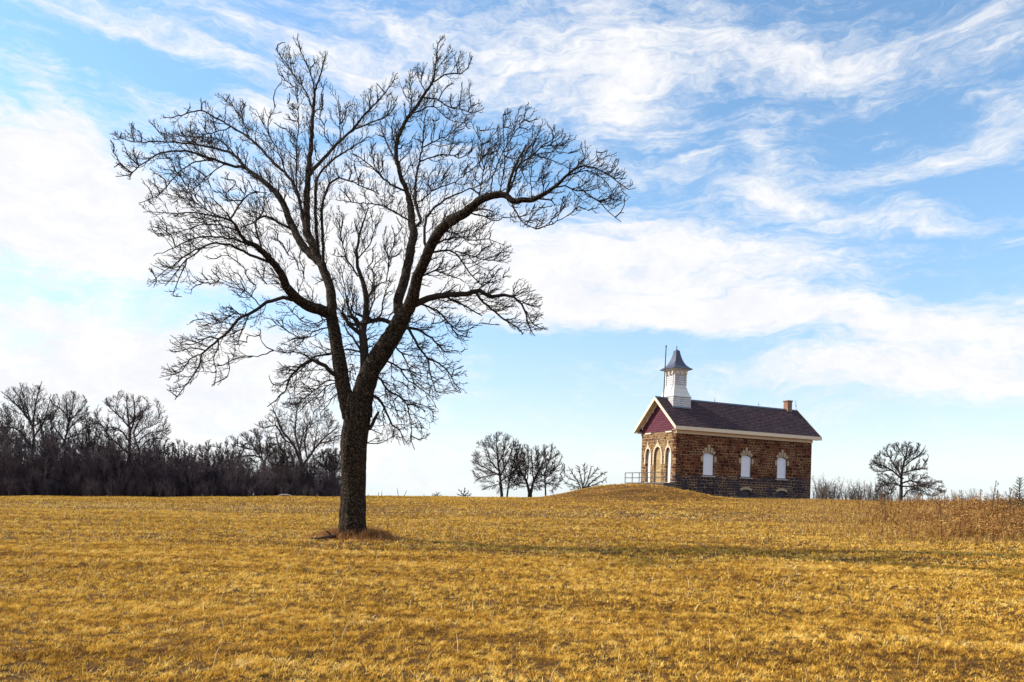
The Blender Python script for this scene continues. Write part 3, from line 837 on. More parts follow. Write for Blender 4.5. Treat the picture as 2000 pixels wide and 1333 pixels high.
# ------------------------------------------------------------------ schoolhouse
CH_D = 62.0; CH_X, CH_Y = .2193 * CH_D, CH_D; CH_ROT = math.atan2(.43, .903); CH_L, CH_W = 15.5, 4.9
Z0 = 1.3
def schoolhouse():
    root = empty('stone_schoolhouse', (CH_X, CH_Y, Z0), 'small brown stone schoolhouse with white belfry and boarded windows on the rise', 'schoolhouse', CH_ROT)
    L, W = CH_L, CH_W
    z = lambda wz: wz - Z0
    EZ = z(7.5); RZ = z(10.2); OVE = .5; OVF = .48; OVR = .62; slope = (RZ - EZ) / (W / 2 + OVE)
    WT = z(7.15)

    def wall(name, outer, holes, plane, thick, mat, flip=False):
        """flat wall with arched holes; plane 'x': front of long wall at y=0 going to +y, 'y': front wall at x=0 going to +x"""
        bm = bmesh.new(); edges = []
        for loop in [outer] + holes:
            vs = [bm.verts.new((p[0], 0, p[1]) if plane == 'x' else (0, p[0], p[1])) for p in loop]
            for i in range(len(vs)): edges.append(bm.edges.new((vs[i], vs[(i + 1) % len(vs)])))
        bmesh.ops.triangle_fill(bm, use_beauty=True, edges=edges)
        r = bmesh.ops.extrude_face_region(bm, geom=bm.faces[:])
        vs = [e for e in r['geom'] if isinstance(e, bmesh.types.BMVert)]
        bmesh.ops.translate(bm, verts=vs, vec=(0, thick, 0) if plane == 'x' else (thick, 0, 0))
        bmesh.ops.recalc_face_normals(bm, faces=bm.faces[:])
        return obj_bm(name, bm, mat, root)

    def seg_arch(c, w_, b, t, rise, n_=8):
        pts = [(c - w_ / 2, b), (c + w_ / 2, b)]
        for i in range(n_ + 1):
            u = 1 - 2 * i / n_
            pts.append((c + u * w_ / 2, t - rise * u * u))
        return pts
    def point_arch(c, w_, b, spring, t, n_=6):
        pts = [(c - w_ / 2, b), (c + w_ / 2, b)]
        for i in range(n_ + 1):
            u = i / n_
            pts.append((c + w_ / 2 * math.cos(u * PI / 2) ** .8, spring + (t - spring) * (math.sin(u * PI / 2))))
        for i in range(n_ - 1, -1, -1):
            u = i / n_
            pts.append((c - w_ / 2 * math.cos(u * PI / 2) ** .8, spring + (t - spring) * (math.sin(u * PI / 2))))
        return pts
    def shrink(poly, c, dx):
        return [(c + (p[0] - c) * dx, p[1]) for p in poly]

    winx = (3.46, 7.66, 11.87)
    wins = [seg_arch(c, 1.12, z(3.5), z(5.45), .16) for c in winx]
    bas = [seg_arch(c + .05, 1.25, z(1.78), z(2.42), .14) for c in winx]
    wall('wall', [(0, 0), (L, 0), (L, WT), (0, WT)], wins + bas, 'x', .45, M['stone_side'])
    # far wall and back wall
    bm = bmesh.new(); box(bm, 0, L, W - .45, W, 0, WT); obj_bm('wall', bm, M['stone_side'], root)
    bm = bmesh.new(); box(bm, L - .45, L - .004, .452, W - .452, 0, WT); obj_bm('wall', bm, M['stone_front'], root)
    # front wall
    fy = (1.02, 2.48, 3.88)
    ops = [point_arch(fy[0], .66, z(2.85), z(5.05), z(5.75)), point_arch(fy[1], .98, z(2.8), z(5.0), z(5.85)), point_arch(fy[2], .66, z(2.85), z(5.05), z(5.75))]
    wall('wall', [(.003, 0), (W - .003, 0), (W - .003, WT), (.003, WT)], ops, 'y', .44, M['stone_front']).location.x = -.004
    # corner quoins on the near corner
    bm = bmesh.new(); zz = .9; i = 0
    rr = random.Random(3)
    while zz < WT - .35:
        h = rr.uniform(.26, .36)
        a = .42 if i % 2 else .26
        box(bm, -.03, a, -.022, .0, zz + .012, zz + h - .012)
        box(bm, -.031, -.006, -.0, (.30 if i % 2 else .46), zz + .012, zz + h - .012)
        zz += h; i += 1
    obj_bm('quoin', bm, M['stone_side'], root)
    # long-wall windows
    for i, c in enumerate(winx):
        bm = bmesh.new()
        poly = seg_arch(c, 1.10, z(3.55), z(5.44), .16)
        prism(bm, poly, 'y', .10, .14)
        wd = obj_bm('window', bm, M['board'], root)
        wd['label'] = 'tall arched window covered by a white board'
        bm = bmesh.new()                     # batten frame round the board
        for (x0, x1, z0_, z1_) in ((c - .555, c - .50, z(3.55), z(5.26)), (c + .50, c + .555, z(3.55), z(5.26)), (c - .5, c + .5, z(3.552), z(3.60))):
            box(bm, x0, x1, .075, .099, z0_, z1_)
        obj_bm('frame', bm, M['board'], wd)
        bm = bmesh.new(); box(bm, c - .72, c + .72, -.09, .20, z(3.38), z(3.497)); obj_bm('sill', bm, M['sill'], wd)
        bm = bmesh.new()
        nvs = 5
        rin = 1.05
        for k in range(nvs):
            u = (k - (nvs - 1) / 2) / ((nvs - 1) / 2)
            a = u * .50; a0 = a - (.085 if k == 2 else .098); a1 = 2 * a - a0
            cz = z(5.46) - .98; hh = (.66 if k == 2 else (.44 if k in (1, 3) else .30))
            q = [(c + math.sin(aa) * rad_, cz + math.cos(aa) * rad_ * (.98 if rad_ < 1.2 else 1)) for aa, rad_ in ((a0, 1.0), (a1, 1.0), (a1, 1.0 + hh), (a0, 1.0 + hh))]
            prism(bm, q, 'y', -.035, .10)
        for sgn in (-1, 1):
            x0, x1 = sorted((c + sgn * .60, c + sgn * .84))
            box(bm, x0, x1, -.03, .08, z(4.70), z(5.14))
        obj_bm('lintel', bm, M['voussoir'], wd)
    for i, c in enumerate(winx):             # low cellar openings
        bm = bmesh.new(); prism(bm, seg_arch(c + .05, 1.24, z(1.785), z(2.41), .14), 'y', .12, .16)
        bw_ = obj_bm('cellar_window', bm, [mat_plain('cellar_board_%d' % i, (.03, .025, .035), (.09, .06, .07), 4)], root)
        if i > 0:
            bm = bmesh.new(); nv = 5
            for k in range(nv):
                a = (k - 2) * .19; a0 = a - .092; a1 = a + .092; cz = z(2.44) - 1.3
                q = [(c + .05 + math.sin(aa) * r_, cz + math.cos(aa) * r_) for aa, r_ in ((a0, 1.3), (a1, 1.3), (a1, 1.52), (a0, 1.52))]
                prism(bm, q, 'y', -.03, .10)
            obj_bm('lintel', bm, M['voussoir'], bw_)
    # front openings
    for j, c in enumerate(fy):
        door = j == 1
        w_, b, s_, t_ = (.98, z(2.8), z(5.0), z(5.85)) if door else (.66, z(2.85), z(5.05), z(5.75))
        bm = bmesh.new(); prism(bm, [(p[0], p[1]) for p in point_arch(c, w_ - .01, b + .005, s_, t_ - .005)], 'x', .12 if door else .18, .22)
        o = obj_bm('doorway' if door else 'window', bm, M['stone_fill'] if door else M['board'], root)
        o['label'] = 'pointed doorway walled up with pale stone' if door else 'narrow pointed window covered by a white board'
        # hood mould: rises into a stem above the point
        bm = bmesh.new(); th = .15 if door else .13
        inner = point_arch(c, w_ + .06, b, s_, t_ + .04)[2:]
        inner = [(c + w_ / 2 + .03, s_ - .65)] + inner + [(c - w_ / 2 - .03, s_ - .65)]
        mid = len(inner) // 2
        outer = []
        for k, (yy, zz_) in enumerate(inner):
            u = 1 - abs(k - mid) / mid
            outer.append((yy + (th if k < mid else (-th if k > mid else 0)) * (1 - .45 * u), zz_ + th * u * 1.1 + (.34 if k == mid else 0)))
        for k in range(len(inner) - 1):
            q = [inner[k], inner[k + 1], outer[k + 1], outer[k]]
            prism(bm, q, 'x', -.075, -.003)
        # keystone stem
        prism(bm, [(c - .06, t_ + .1), (c + .06, t_ + .1), (c + .045, t_ + .62), (c - .045, t_ + .62)], 'x', -.10, -.078)
        bmesh.ops.recalc_face_normals(bm, faces=bm.faces[:])
        obj_bm('hood_mould', bm, M['lime'], o)
        bm = bmesh.new(); box(bm, -.10, .30, c - w_ / 2 - .08, c + w_ / 2 + .08, b - .12, b - .004); obj_bm('sill', bm, M['lime'], o)
    # gable
    def roofz(y): return RZ - abs(y - W / 2) * slope
    bm = bmesh.new()
    prism(bm, [(.0, WT + .003), (W, WT + .003), (W, roofz(W) - .16), (W / 2, RZ - .16), (0, roofz(0) - .16)], 'x', .0, .3)
    obj_bm('gable', bm, M['gable'], root)
    bm = bmesh.new(); prism(bm, [(.0, WT + .003), (W, WT + .003), (W, roofz(W) - .16), (W / 2, RZ - .16), (0, roofz(0) - .16)], 'x', L - .3, L)
    obj_bm('gable', bm, M['gable'], root)
    # small cornice returns at the gable foot
    for y0 in (.55, 3.45):
        bm = bmesh.new(); box(bm, -.10, -.002, y0, y0 + .85, WT - .10, WT + .02)
        obj_bm('cornice_return', bm, M['trim'], root)
    # roof: shingled slopes
    t_r = .10
    rf = bpy.data.objects.new('roof', None)
    bm = bmesh.new()
    nxs = 60; nys = 14
    for sgn in (-1, 1):
        # stepped shingle courses: each course is a thin wedge, so the slope has real relief
        nc = 18; half = W / 2 + OVE
        for k in range(nc):
            y1 = W / 2 + sgn * half * (k + 1) / nc; y0 = W / 2 + sgn * half * k / nc
            za = RZ - slope * half * k / nc; zb = RZ - slope * half * (k + 1) / nc
            q = [(y0, za), (y1, zb + .03), (y1, zb - t_r), (y0, za - t_r)]
            if k == 0: q[0] = (y0, za + .012)
            prism(bm, q, 'x', -OVF, L + OVR)
    bmesh.ops.recalc_face_normals(bm, faces=bm.faces[:])
    roof = obj_bm('roof', bm, M['roof'], root)
    bm = bmesh.new()
    prism(bm, [(W / 2 - .16, RZ - .10), (W / 2, RZ + .06), (W / 2 + .16, RZ - .10)], 'x', -OVF - .02, L + OVR + .02)
    obj_bm('ridge_cap', bm, M['spire'], roof)
    # eaves: fascia, soffit, frieze
    bm = bmesh.new()
    for sgn in (-1, 1):
        ye = W / 2 + sgn * (W / 2 + OVE)
        y0, y1 = sorted((ye + sgn * .002, ye + sgn * .05))
        box(bm, -OVF - .03, L + OVR + .03, y0, y1, EZ - .30, EZ + .0)
        yw = W / 2 + sgn * (W / 2); y0, y1 = sorted((yw + sgn * .03, ye))
        box(bm, -OVF, L + OVR, y0, y1, EZ - .30, EZ - .27)
        y0, y1 = sorted((yw + sgn * .003, yw + sgn * .055))
        box(bm, -.06, L + .06, y0, y1, EZ - .56, EZ - .303)
    obj_bm('fascia', bm, M['trim'], roof)
    # rake boards (bargeboards) and sloping soffit under the front overhang
    def rake(x0, x1, zt, zb, yi=0, yo=OVE + .05):
        bm = bmesh.new()
        for sgn in (-1, 1):
            q = []
            for (off, dz) in ((0, zt), (W / 2 + yo, zt), (W / 2 + yo, zb), (0, zb)):
                q.append((W / 2 + sgn * off, RZ - slope * off + dz))
            prism(bm, q, 'x', x0, x1)
        bmesh.ops.recalc_face_normals(bm, faces=bm.faces[:])
        return bm
    obj_bm('bargeboard', rake(-OVF - .065, -OVF - .003, .02, -.28), M['trim'], roof)
    obj_bm('bargeboard', rake(L + OVR + .003, L + OVR + .065, .02, -.28), M['trim'], roof)
    obj_bm('soffit', rake(-OVF, -.002, -.103, -.14, yo=OVE - .02), M['trim'], roof)
    obj_bm('frieze', rake(-.06, -.004, -.17, -.40, yo=.0), M['trim'], roof)
    # curved brackets under the front rake
    for sgn in (-1, 1):
        for off in (.75, 1.55, 2.3):
            bm = bmesh.new()
            y = W / 2 + sgn * off; zt = RZ - slope * off - .15
            prof = [(-.06, zt), (-.42, zt), (-.40, zt - .07), (-.24, zt - .12), (-.14, zt - .26), (-.12, zt - .42), (-.06, zt - .46)]
            A, B = prism(bm, prof, 'y', y - .05, y + .05)
            bmesh.ops.recalc_face_normals(bm, faces=bm.faces[:])
            obj_bm('bracket', bm, M['trim'], roof)
    # ---- belfry
    bx, by = 1.67, W / 2
    def frustum(bm, s0, z0_, s1, z1_, cap0=True, cap1=True):
        a = [bm.verts.new((bx + i * s0 / 2, by + j * s0 / 2, z0_)) for i, j in ((-1,-1),(1,-1),(1,1),(-1,1))]
        b = [bm.verts.new((bx + i * s1 / 2, by + j * s1 / 2, z1_)) for i, j in ((-1,-1),(1,-1),(1,1),(-1,1))]
        for k in range(4): bm.faces.new((a[k], a[(k+1) % 4], b[(k+1) % 4], b[k]))
        if cap0: bm.faces.new(a[::-1])
        if cap1: bm.faces.new(b)
    bm = bmesh.new()
    frustum(bm, 1.90, RZ - 1.05, 1.90, z(10.25))
    bel = obj_bm('belfry', bm, M['siding'], root)
    bm = bmesh.new(); frustum(bm, 2.0, RZ - 1.0, 1.96, RZ - .80); obj_bm('flashing', bm, mat_paint('blue_grey_flashing', (.13, .19, .27), .4, (.2, .2, .22), 5, .45), bel)
    bm = bmesh.new()
    lev = [(1.98, 10.25), (1.98, 10.31), (1.86, 10.34), (1.62, 10.62), (1.62, 10.66), (1.58, 10.68), (1.36, 11.04), (1.38, 11.05), (1.38, 11.12), (1.28, 11.13), (1.27, 11.30)]
    for (s0, a), (s1, b) in zip(lev[:-1], lev[1:]): frustum(bm, s0, z(a) , s1, z(b), False, False)
    obj_bm('skirt', bm, M['white'], bel)
    bm = bmesh.new(); frustum(bm, 1.20, z(11.24), 1.20, z(12.25))
    obj_bm('shaft', bm, M['siding'], bel)
    for i, j in ((-1,-1),(1,-1),(1,1),(-1,1)):
        bm = bmesh.new(); cx_, cy_ = bx + i * .60, by + j * .60
        box(bm, cx_ - .06, cx_ + .06, cy_ - .06, cy_ + .06, z(11.305), z(12.25))
        obj_bm('corner_board', bm, M['white'], bel)
    bm = bmesh.new()
    lev = [(1.30, 12.25), (1.30, 12.50), (1.42, 12.52), (1.42, 12.58), (1.9, 12.66), (1.9, 12.72)]
    frustum(bm, 1.30, z(12.249), 1.30, z(12.251), True, False)
    for (s0, a), (s1, b) in zip(lev[:-1], lev[1:]): frustum(bm, s0, z(a), s1, z(b), False, b == 12.72)
    obj_bm('cornice', bm, M['white'], bel)
    for f in range(4):                        # little blocks under the cornice
        for u in (-.48, 0, .48):
            bm = bmesh.new()
            i, j = ((0,-1),(1,0),(0,1),(-1,0))[f]
            cx_ = bx + i * .72 + (u if i == 0 else 0); cy_ = by + j * .72 + (u if j == 0 else 0)
            box(bm, cx_ - .07, cx_ + .07, cy_ - .07, cy_ + .07, z(12.27), z(12.56)); obj_bm('bracket', bm, M['trim'], bel)
    bm = bmesh.new()
    lev = [(2.04, 12.70), (2.04, 12.74), (1.62, 12.88), (1.22, 13.08), (.92, 13.35), (.66, 13.70), (.48, 14.05), (.36, 14.40)]
    frustum(bm, 2.04, z(12.699), 2.04, z(12.701), True, False)
    for (s0, a), (s1, b) in zip(lev[:-1], lev[1:]): frustum(bm, s0, z(a), s1, z(b), False, b == 14.40)
    sp = obj_bm('spire', bm, M['spire'], bel)
    bm = bmesh.new(); rod(bm, (bx, by, z(14.38)), (bx, by, z(14.80)), .045, .03); rod(bm, (bx, by, z(14.40)), (bx, by, z(14.46)), .12, .10); obj_bm('finial', bm, M['metal'], sp)
    # flagpole on the front ridge
    bm = bmesh.new(); rod(bm, (.42, W / 2 + .02, RZ - .05), (.52, W / 2, z(14.62)), .05, .04); rod(bm, (.52, W / 2, z(14.62)), (.522, W / 2, z(14.72)), .075, .06)
    obj_bm('flagpole', bm, M['metal'], root)
    # chimney and lightning rods
    bm = bmesh.new(); box(bm, 14.62, 15.16, W / 2 - .27, W / 2 + .27, RZ - .45, RZ + .74); box(bm, 14.57, 15.21, W / 2 - .32, W / 2 + .32, RZ + .74, RZ + .86)
    obj_bm('chimney', bm, M['chimney'], roof)
    for (s, h, lean) in ((6.05, .42, 0), (11.25, .42, .02), (16.0, .95, -.12)):
        bm = bmesh.new(); rod(bm, (s, W / 2, RZ - .02), (s + lean, W / 2, RZ + h), .022, .015, 6); rod(bm, (s + lean * .4, W / 2, RZ + h * .4), (s + lean * .55, W / 2, RZ + h * .55), .04, .04, 6)
        obj_bm('lightning_rod', bm, M['metal'], roof)
    # concrete footing ledge along the long wall
    bm = bmesh.new(); box(bm, .5, L + .25, -.35, -.004, 0, z(1.78)); obj_bm('footing', bm, M['concrete'], root)
    # stoop
    bm = bmesh.new(); box(bm, -1.35, -.036, -.25, W + .2, 0, z(2.66)); box(bm, -1.42, -.037, -.32, W + .27, z(2.66), z(2.77))
    obj_bm('stoop', bm, M['concrete'], root)
    # pipe railing along the front of the stoop
    rl = empty('pipe_railing', root.matrix_basis @ Vector((-1.1, 0, z(2.77))), 'dark two rail pipe railing along the edge of the schoolhouse stoop', 'railing', CH_ROT)
    t0, t1 = -.2, 5.75
    tops = [t0, 1.3, 2.35, 3.6, 4.65, t1]
    for tt in tops:
        bm = bmesh.new(); rod(bm, (0, tt, -.5 if tt > 5.2 else -.02), (0, tt, .86), .034, None, 8); obj_bm('post', bm, M['rail'], rl)
    for hz in (.86, .42):
        bm = bmesh.new(); rod(bm, (0, t0 - .03, hz), (0, t1 + .03, hz), .032, None, 8); obj_bm('rail', bm, M['rail'], rl)
bpy.context.view_layer.update()
schoolhouse()
grass()

# ------------------------------------------------------------------ farther trees
def far_tree(name, label, px, depth, limbs, seed, env, h_px, spec=None, group=None, upk=.10, outk=.10, tip=.0115, trunkw=8, mats=('far_bark', 'far_twig'), cat='tree'):
    base = unproj(px[0], px[1], depth)
    base.z = gz(base.x, base.y)
    root = empty(name, base, label, cat, 0, group)
    sc = h_px * depth / F / 12.0
    T = Tree(px[0], depth, seed, max(sc, .3), env, unproj(px[0], px[1] - h_px * .42, depth), tip)
    T.wk = .72
    for i, l in enumerate(limbs):
        if i == 0:
            l = [(l[0][0], l[0][1] + 4, l[0][2])] + list(l)
        T.chain(l, 0 if i == 0 else None, 0 if i == 0 else 1, .02, i == 0, 'trunk' if i == 0 else 'limb')
    H = h_px * depth / F
    T.cpx = (px[0], px[1] - h_px * .22)
    T.fill(max(6, h_px * .062), 1.6, 1.0, h_px * .55, .8, 'limb')
    T.grow(spec or [(H * .017, H * .20, .85, 6, .024), (H * .0135, H * .10, .6, 4, .017), (H * .014, H * .045, .5, 3, .013)], upk=upk, outk=outk, jit=.10, sides=(4, 3, 3))
    add_mesh('trunk', tubes(T.chain_group(('trunk',), 10)), M[mats[0]], root)
    g = T.chain_group(('limb',), 6)
    for k, v in T.br.items(): g.setdefault(k, []).extend(v)
    add_mesh('crown', tubes(g), M[mats[1]], root)
    return root

def ell(cx, cy, rx, ry, n_=24, wob=.1, seed=0):
    r = random.Random(seed)
    return [(cx + rx * math.cos(2 * PI * i / n_) * (1 + r.uniform(-wob, wob)), cy + ry * math.sin(2 * PI * i / n_) * (1 + r.uniform(-wob, wob))) for i in range(n_)]

GL = 'bare trees standing out of the thicket'
far_tree('bare_tree', 'tall bare tree at the left edge, highest above the dark thicket', (50, 972), 68,
  [[(64,972,9),(64,930,9),(64,890,8),(66,858,7)],[(66,858,7),(62,830,6),(45,805,4),(20,780,3),(2,765,2)],[(60,826,5),(50,790,3),(38,748,1.5)],[(64,840,5),(68,800,4),(74,770,3),(82,745,1.5)],[(57,818,4),(48,810,4),(40,780,2),(22,755,1.5)],[(64,880,6),(45,850,5),(25,836,4),(-10,835,3)],[(58,868,5),(35,850,4),(10,850,3)],[(66,855,5),(85,825,3),(95,790,2),(100,770,1.5)],[(68,832,4),(90,815,3),(110,800,2)]],
  21, ell(48, 840, 72, 98, seed=1), 227, group=GL, outk=.16)
far_tree('bare_tree', 'bare round topped tree second from the left edge above the thicket', (128, 972), 71,
  [[(128,972,9),(128,900,8),(126,862,7)],[(126,862,6),(132,838,5),(134,820,4),(120,800,3),(105,790,2),(95,775,1.5)],[(134,825,5),(130,795,3),(128,770,1.5)],[(134,825,5),(150,808,3),(162,795,2),(170,785,1.5)],[(130,845,4),(145,828,3),(165,812,2),(175,804,1.2)],[(126,862,5),(110,840,3),(95,815,2)],[(126,858,4),(150,850,3),(172,845,1.5)],[(131,835,4),(140,800,3),(145,768,1.5)]],
  22, ell(133, 835, 55, 72, seed=2), 207, group=GL, outk=.16)
far_tree('bare_tree', 'wide bare tree with two trunks above the thicket, third from the left edge', (252, 972), 66,
  [[(246,972,10),(248,930,9),(252,890,8)],[(252,890,9),(253,868,8),(254,845,7),(250,815,5),(248,790,3),(247,768,1.5)],[(254,845,5),(262,820,4),(262,790,3),(260,770,1.5)],[(252,835,5),(235,815,3),(218,800,2),(206,786,1.5)],[(253,865,5),(240,845,4),(222,835,3),(205,835,2)],[(250,885,5),(230,868,4),(212,850,3),(195,825,2),(183,812,1.5)],[(262,972,8),(266,920,7),(272,885,6),(266,865,5),(262,845,4),(275,815,3),(290,790,1.5)],[(268,866,4),(285,850,3),(310,842,2),(335,840,1.5)],[(266,852,4),(280,838,3),(300,830,2),(312,812,1.2)],[(270,880,4),(290,860,3),(315,855,2),(330,848,1.2)],[(252,830,4),(270,812,3),(285,800,2)]],
  23, ell(258, 842, 82, 78, seed=3), 204, group=GL, outk=.16)
far_tree('bare_tree', 'bare vase shaped tree just left of the big trunk, several thick stems from one base', (597, 968), 66,
  [[(600,970,12),(596,940,11),(590,915,10)],[(590,915,10),(582,890,8),(572,868,7),(550,840,5),(540,815,4),(532,795,2),(525,785,1.2)],[(572,868,5),(555,858,4),(542,835,4),(535,832,3),(515,836,2),(496,828,1.5)],[(590,912,8),(585,880,7),(577,850,6),(578,820,4),(580,795,2)],[(590,912,8),(605,890,7),(622,868,6),(640,850,4),(655,838,3),(662,825,1.5)],[(600,895,5),(595,865,5),(600,835,3),(598,805,1.5)],[(560,925,7),(560,895,6),(545,870,5),(538,845,3)],[(575,935,6),(572,900,6),(565,880,5)],[(612,880,5),(618,850,3),(620,820,1.5)],[(625,866,4),(645,862,3),(662,858,2)],[(640,850,3),(645,825,2),(650,815,1.2)],[(585,880,5),(592,850,3),(608,830,2),(612,805,1.2)]],
  24, ell(585, 855, 88, 78, seed=4), 185, group=GL, outk=.04)
far_tree('bare_tree', 'low bare tree leaning left over the thicket beside the vase shaped tree', (510, 970), 69,
  [[(518,970,8),(520,930,7),(516,905,6)],[(516,905,6),(500,880,5),(485,862,3),(470,848,1.5)],[(510,895,5),(495,890,4),(475,892,3),(460,895,2)],[(512,898,4),(508,870,3),(500,845,1.5)],[(516,905,5),(525,880,3),(528,858,1.5)],[(500,880,4),(480,875,3),(458,870,1.5)]],
  25, ell(500, 895, 55, 55, seed=5), 128, group=GL, outk=.16)
far_tree('bare_tree', 'small bare tree beside the big trunk at the right end of the thicket', (640, 968), 70,
  [[(640,970,6),(640,940,5),(638,920,4)],[(638,920,4),(625,905,3),(612,898,1.5)],[(638,920,4),(645,900,2),(650,885,1.2)],[(638,925,3),(655,918,2),(665,915,1.2)],[(638,915,3),(632,895,2),(630,880,1.2)]],
  26, ell(637, 915, 36, 38, seed=6), 85, group=GL, outk=.16)
def auto_limbs(px, base, top, spread, seed):
    r = random.Random(seed); h = base - top; f = base - h * r.uniform(.42, .52); lean = r.uniform(-6, 6)
    L = [[(px, base, 7), (px + lean * .4, (base + f) / 2, 6), (px + lean, f, 5)]]
    for k in range(6):
        u = (k + .5) / 6 * 2 - 1 + r.uniform(-.12, .12)
        ex, ey = px + lean + u * spread, top + h * (.30 * u * u + r.uniform(0, .08))
        sx_, sy_ = px + lean * .8, f + r.uniform(-4, 18)
        L.append([(sx_, sy_, 5 - abs(u)), (sx_ + (ex - sx_) * .55, sy_ + (ey - sy_) * .42, 3), (ex, ey, 1.2)])
    return L
for i, (px, d, base, top, spr) in enumerate(((12, 73, 972, 792, 40), (92, 74, 972, 806, 38), (172, 72, 972, 812, 42), (212, 75, 972, 838, 36), (308, 70, 972, 850, 36), (352, 72, 972, 858, 34), (405, 69, 971, 862, 34), (452, 72, 971, 856, 36), (545, 73, 970, 862, 34), (658, 72, 968, 872, 24))):
    far_tree('young_bare_tree', 'young bare tree half buried in the dark thicket at the left', (px, base), d, auto_limbs(px, base, top, spr, 300 + i), 300 + i,
             ell(px, top + (base - top) * .36, spr * 1.1, (base - top) * .38, seed=300 + i, wob=.2), base - top, group='young trees half buried in the thicket', outk=.14)
GM = 'bare trees along the skyline left of the schoolhouse'
far_tree('bare_tree', 'tallest dark bare tree of the skyline clump left of the schoolhouse', (979, 972), 84,
  [[(980,973,9),(979,955,8),(977,935,7)],[(977,935,7),(973,905,5),(970,875,3),(970,845,1.5)],[(975,920,5),(958,900,3),(948,870,1.5)],[(977,930,5),(955,918,4),(930,905,2),(918,900,1.5)],[(976,925,4),(955,930,3),(935,935,2),(925,945,1.2)],[(977,930,5),(990,905,4),(1000,880,2),(1005,862,1.2)],[(978,940,4),(1000,925,3),(1012,915,2)],[(978,945,3),(960,950,2),(940,958,1.2)],[(974,905,4),(985,880,3),(988,855,1.4)],[(972,890,3),(955,865,2),(950,850,1.2)]],
  31, ell(973, 903, 57, 62, seed=7), 130, group=GM, outk=.18)
far_tree('bare_tree', 'slender bare tree leaning right between the two stouter trunks of the skyline clump', (991, 972), 85,
  [[(990,972,5),(993,950,5),(997,930,4)],[(997,930,4),(1003,905,3),(1008,880,1.5)],[(996,935,3),(1012,915,2),(1025,895,1.2)],[(995,940,3),(985,915,2),(980,890,1.2)],[(998,925,3),(1015,905,2),(1018,880,1.2)]],
  32, ell(1003, 910, 32, 48, seed=8), 100, group=GM, outk=.18)
far_tree('bare_tree', 'bare tree with a V shaped double trunk in the middle of the skyline clump', (1035, 972), 84,
  [[(1035,973,13),(1035,962,12),(1034,955,9)],[(1033,960,8),(1028,940,6),(1018,925,5),(1005,915,3),(995,908,1.5)],[(1038,960,8),(1042,940,6),(1052,920,4),(1062,905,3),(1075,895,1.5)],[(1026,938,4),(1026,915,3),(1024,890,1.5)],[(1042,940,4),(1040,915,3),(1038,880,1.5)],[(1050,925,3),(1050,900,2),(1045,870,1.2)],[(1020,927,3),(1010,900,2),(1015,872,1.2)],[(1040,945,3),(1060,940,2),(1080,950,1.2)],[(1028,945,3),(1010,945,2),(1000,955,1.2)],[(1030,935,3),(1032,900,2),(1030,868,1.2)]],
  33, ell(1038, 915, 50, 48, seed=9), 105, group=GM, outk=.18)
far_tree('bare_tree', 'bare tree with a thin straight trunk at the right end of the skyline clump', (1065, 971), 86,
  [[(1066,972,5),(1065,950,4),(1064,930,4)],[(1064,930,4),(1070,905,3),(1078,880,1.5)],[(1064,932,3),(1050,915,2),(1045,895,1.2)],[(1065,935,3),(1082,920,2),(1094,902,1.2)],[(1065,945,3),(1080,945,2),(1098,955,1.2)],[(1068,910,3),(1062,885,2),(1070,872,1.2)],[(1072,900,2),(1088,888,2),(1094,882,1.2)]],
  34, ell(1072, 915, 32, 50, seed=10), 102, group=GM, outk=.18)
far_tree('bare_shrub', 'low spreading leafless shrub behind the left flank of the mound', (1138, 958), 80,
  [[(1138,962,6),(1137,956,5)],[(1136,958,4),(1128,940,3),(1118,925,2),(1110,912,1.2)],[(1138,957,4),(1135,935,3),(1130,912,1.2)],[(1139,957,4),(1148,938,3),(1155,912,1.2)],[(1140,957,4),(1158,940,3),(1175,928,2),(1187,922,1.2)],[(1136,958,3),(1118,948,2),(1100,945,1.2)],[(1139,956,3),(1142,930,2),(1140,908,1.2)],[(1140,957,3),(1165,945,2),(1182,938,1.2)],[(1130,942,2),(1112,935,2),(1102,928,1.2)],[(1148,938,2),(1162,922,2),(1168,912,1.2)]],
  35, ell(1143, 935, 46, 29, seed=11), 55, spec=[(.10, .70, .6, 5, .022), (.085, .34, .5, 4, .016), (.07, .15, .5, 3, .013)], group=None, outk=.2, cat='shrub')
far_tree('bare_tree', 'lone wide bare tree on the skyline right of the schoolhouse', (1758, 983), 76,
  [[(1759,984,10),(1760,965,9),(1760,945,8)],[(1760,945,7),(1762,920,6),(1768,895,4),(1775,868,1.5)],[(1760,930,5),(1748,910,4),(1735,890,2),(1725,872,1.2)],[(1760,935,5),(1740,918,4),(1718,908,3),(1698,905,1.5)],[(1762,915,4),(1780,900,3),(1800,885,2),(1808,870,1.2)],[(1760,945,5),(1780,940,4),(1810,952,3),(1838,958,1.5)],[(1761,950,5),(1785,950,3),(1815,945,2),(1840,940,1.2)],[(1760,950,5),(1742,945,3),(1722,950,2),(1712,960,1.2)],[(1762,925,4),(1785,918,3),(1808,915,1.5)],[(1768,895,3),(1755,875,2),(1750,865,1.2)],[(1740,918,3),(1715,922,2),(1702,915,1.2)],[(1765,970,4),(1775,958,3),(1795,955,2),(1815,968,1.2)],[(1766,900,3),(1790,880,2),(1795,866,1.2)]],
  36, [(1695,900),(1708,888),(1730,868),(1765,860),(1795,864),(1812,880),(1814,915),(1812,930),(1845,940),(1850,962),(1815,972),(1780,968),(1755,960),(1725,972),(1705,962),(1712,930),(1696,915)], 122, outk=.18)
GS = 'far shrubs on the field skyline'
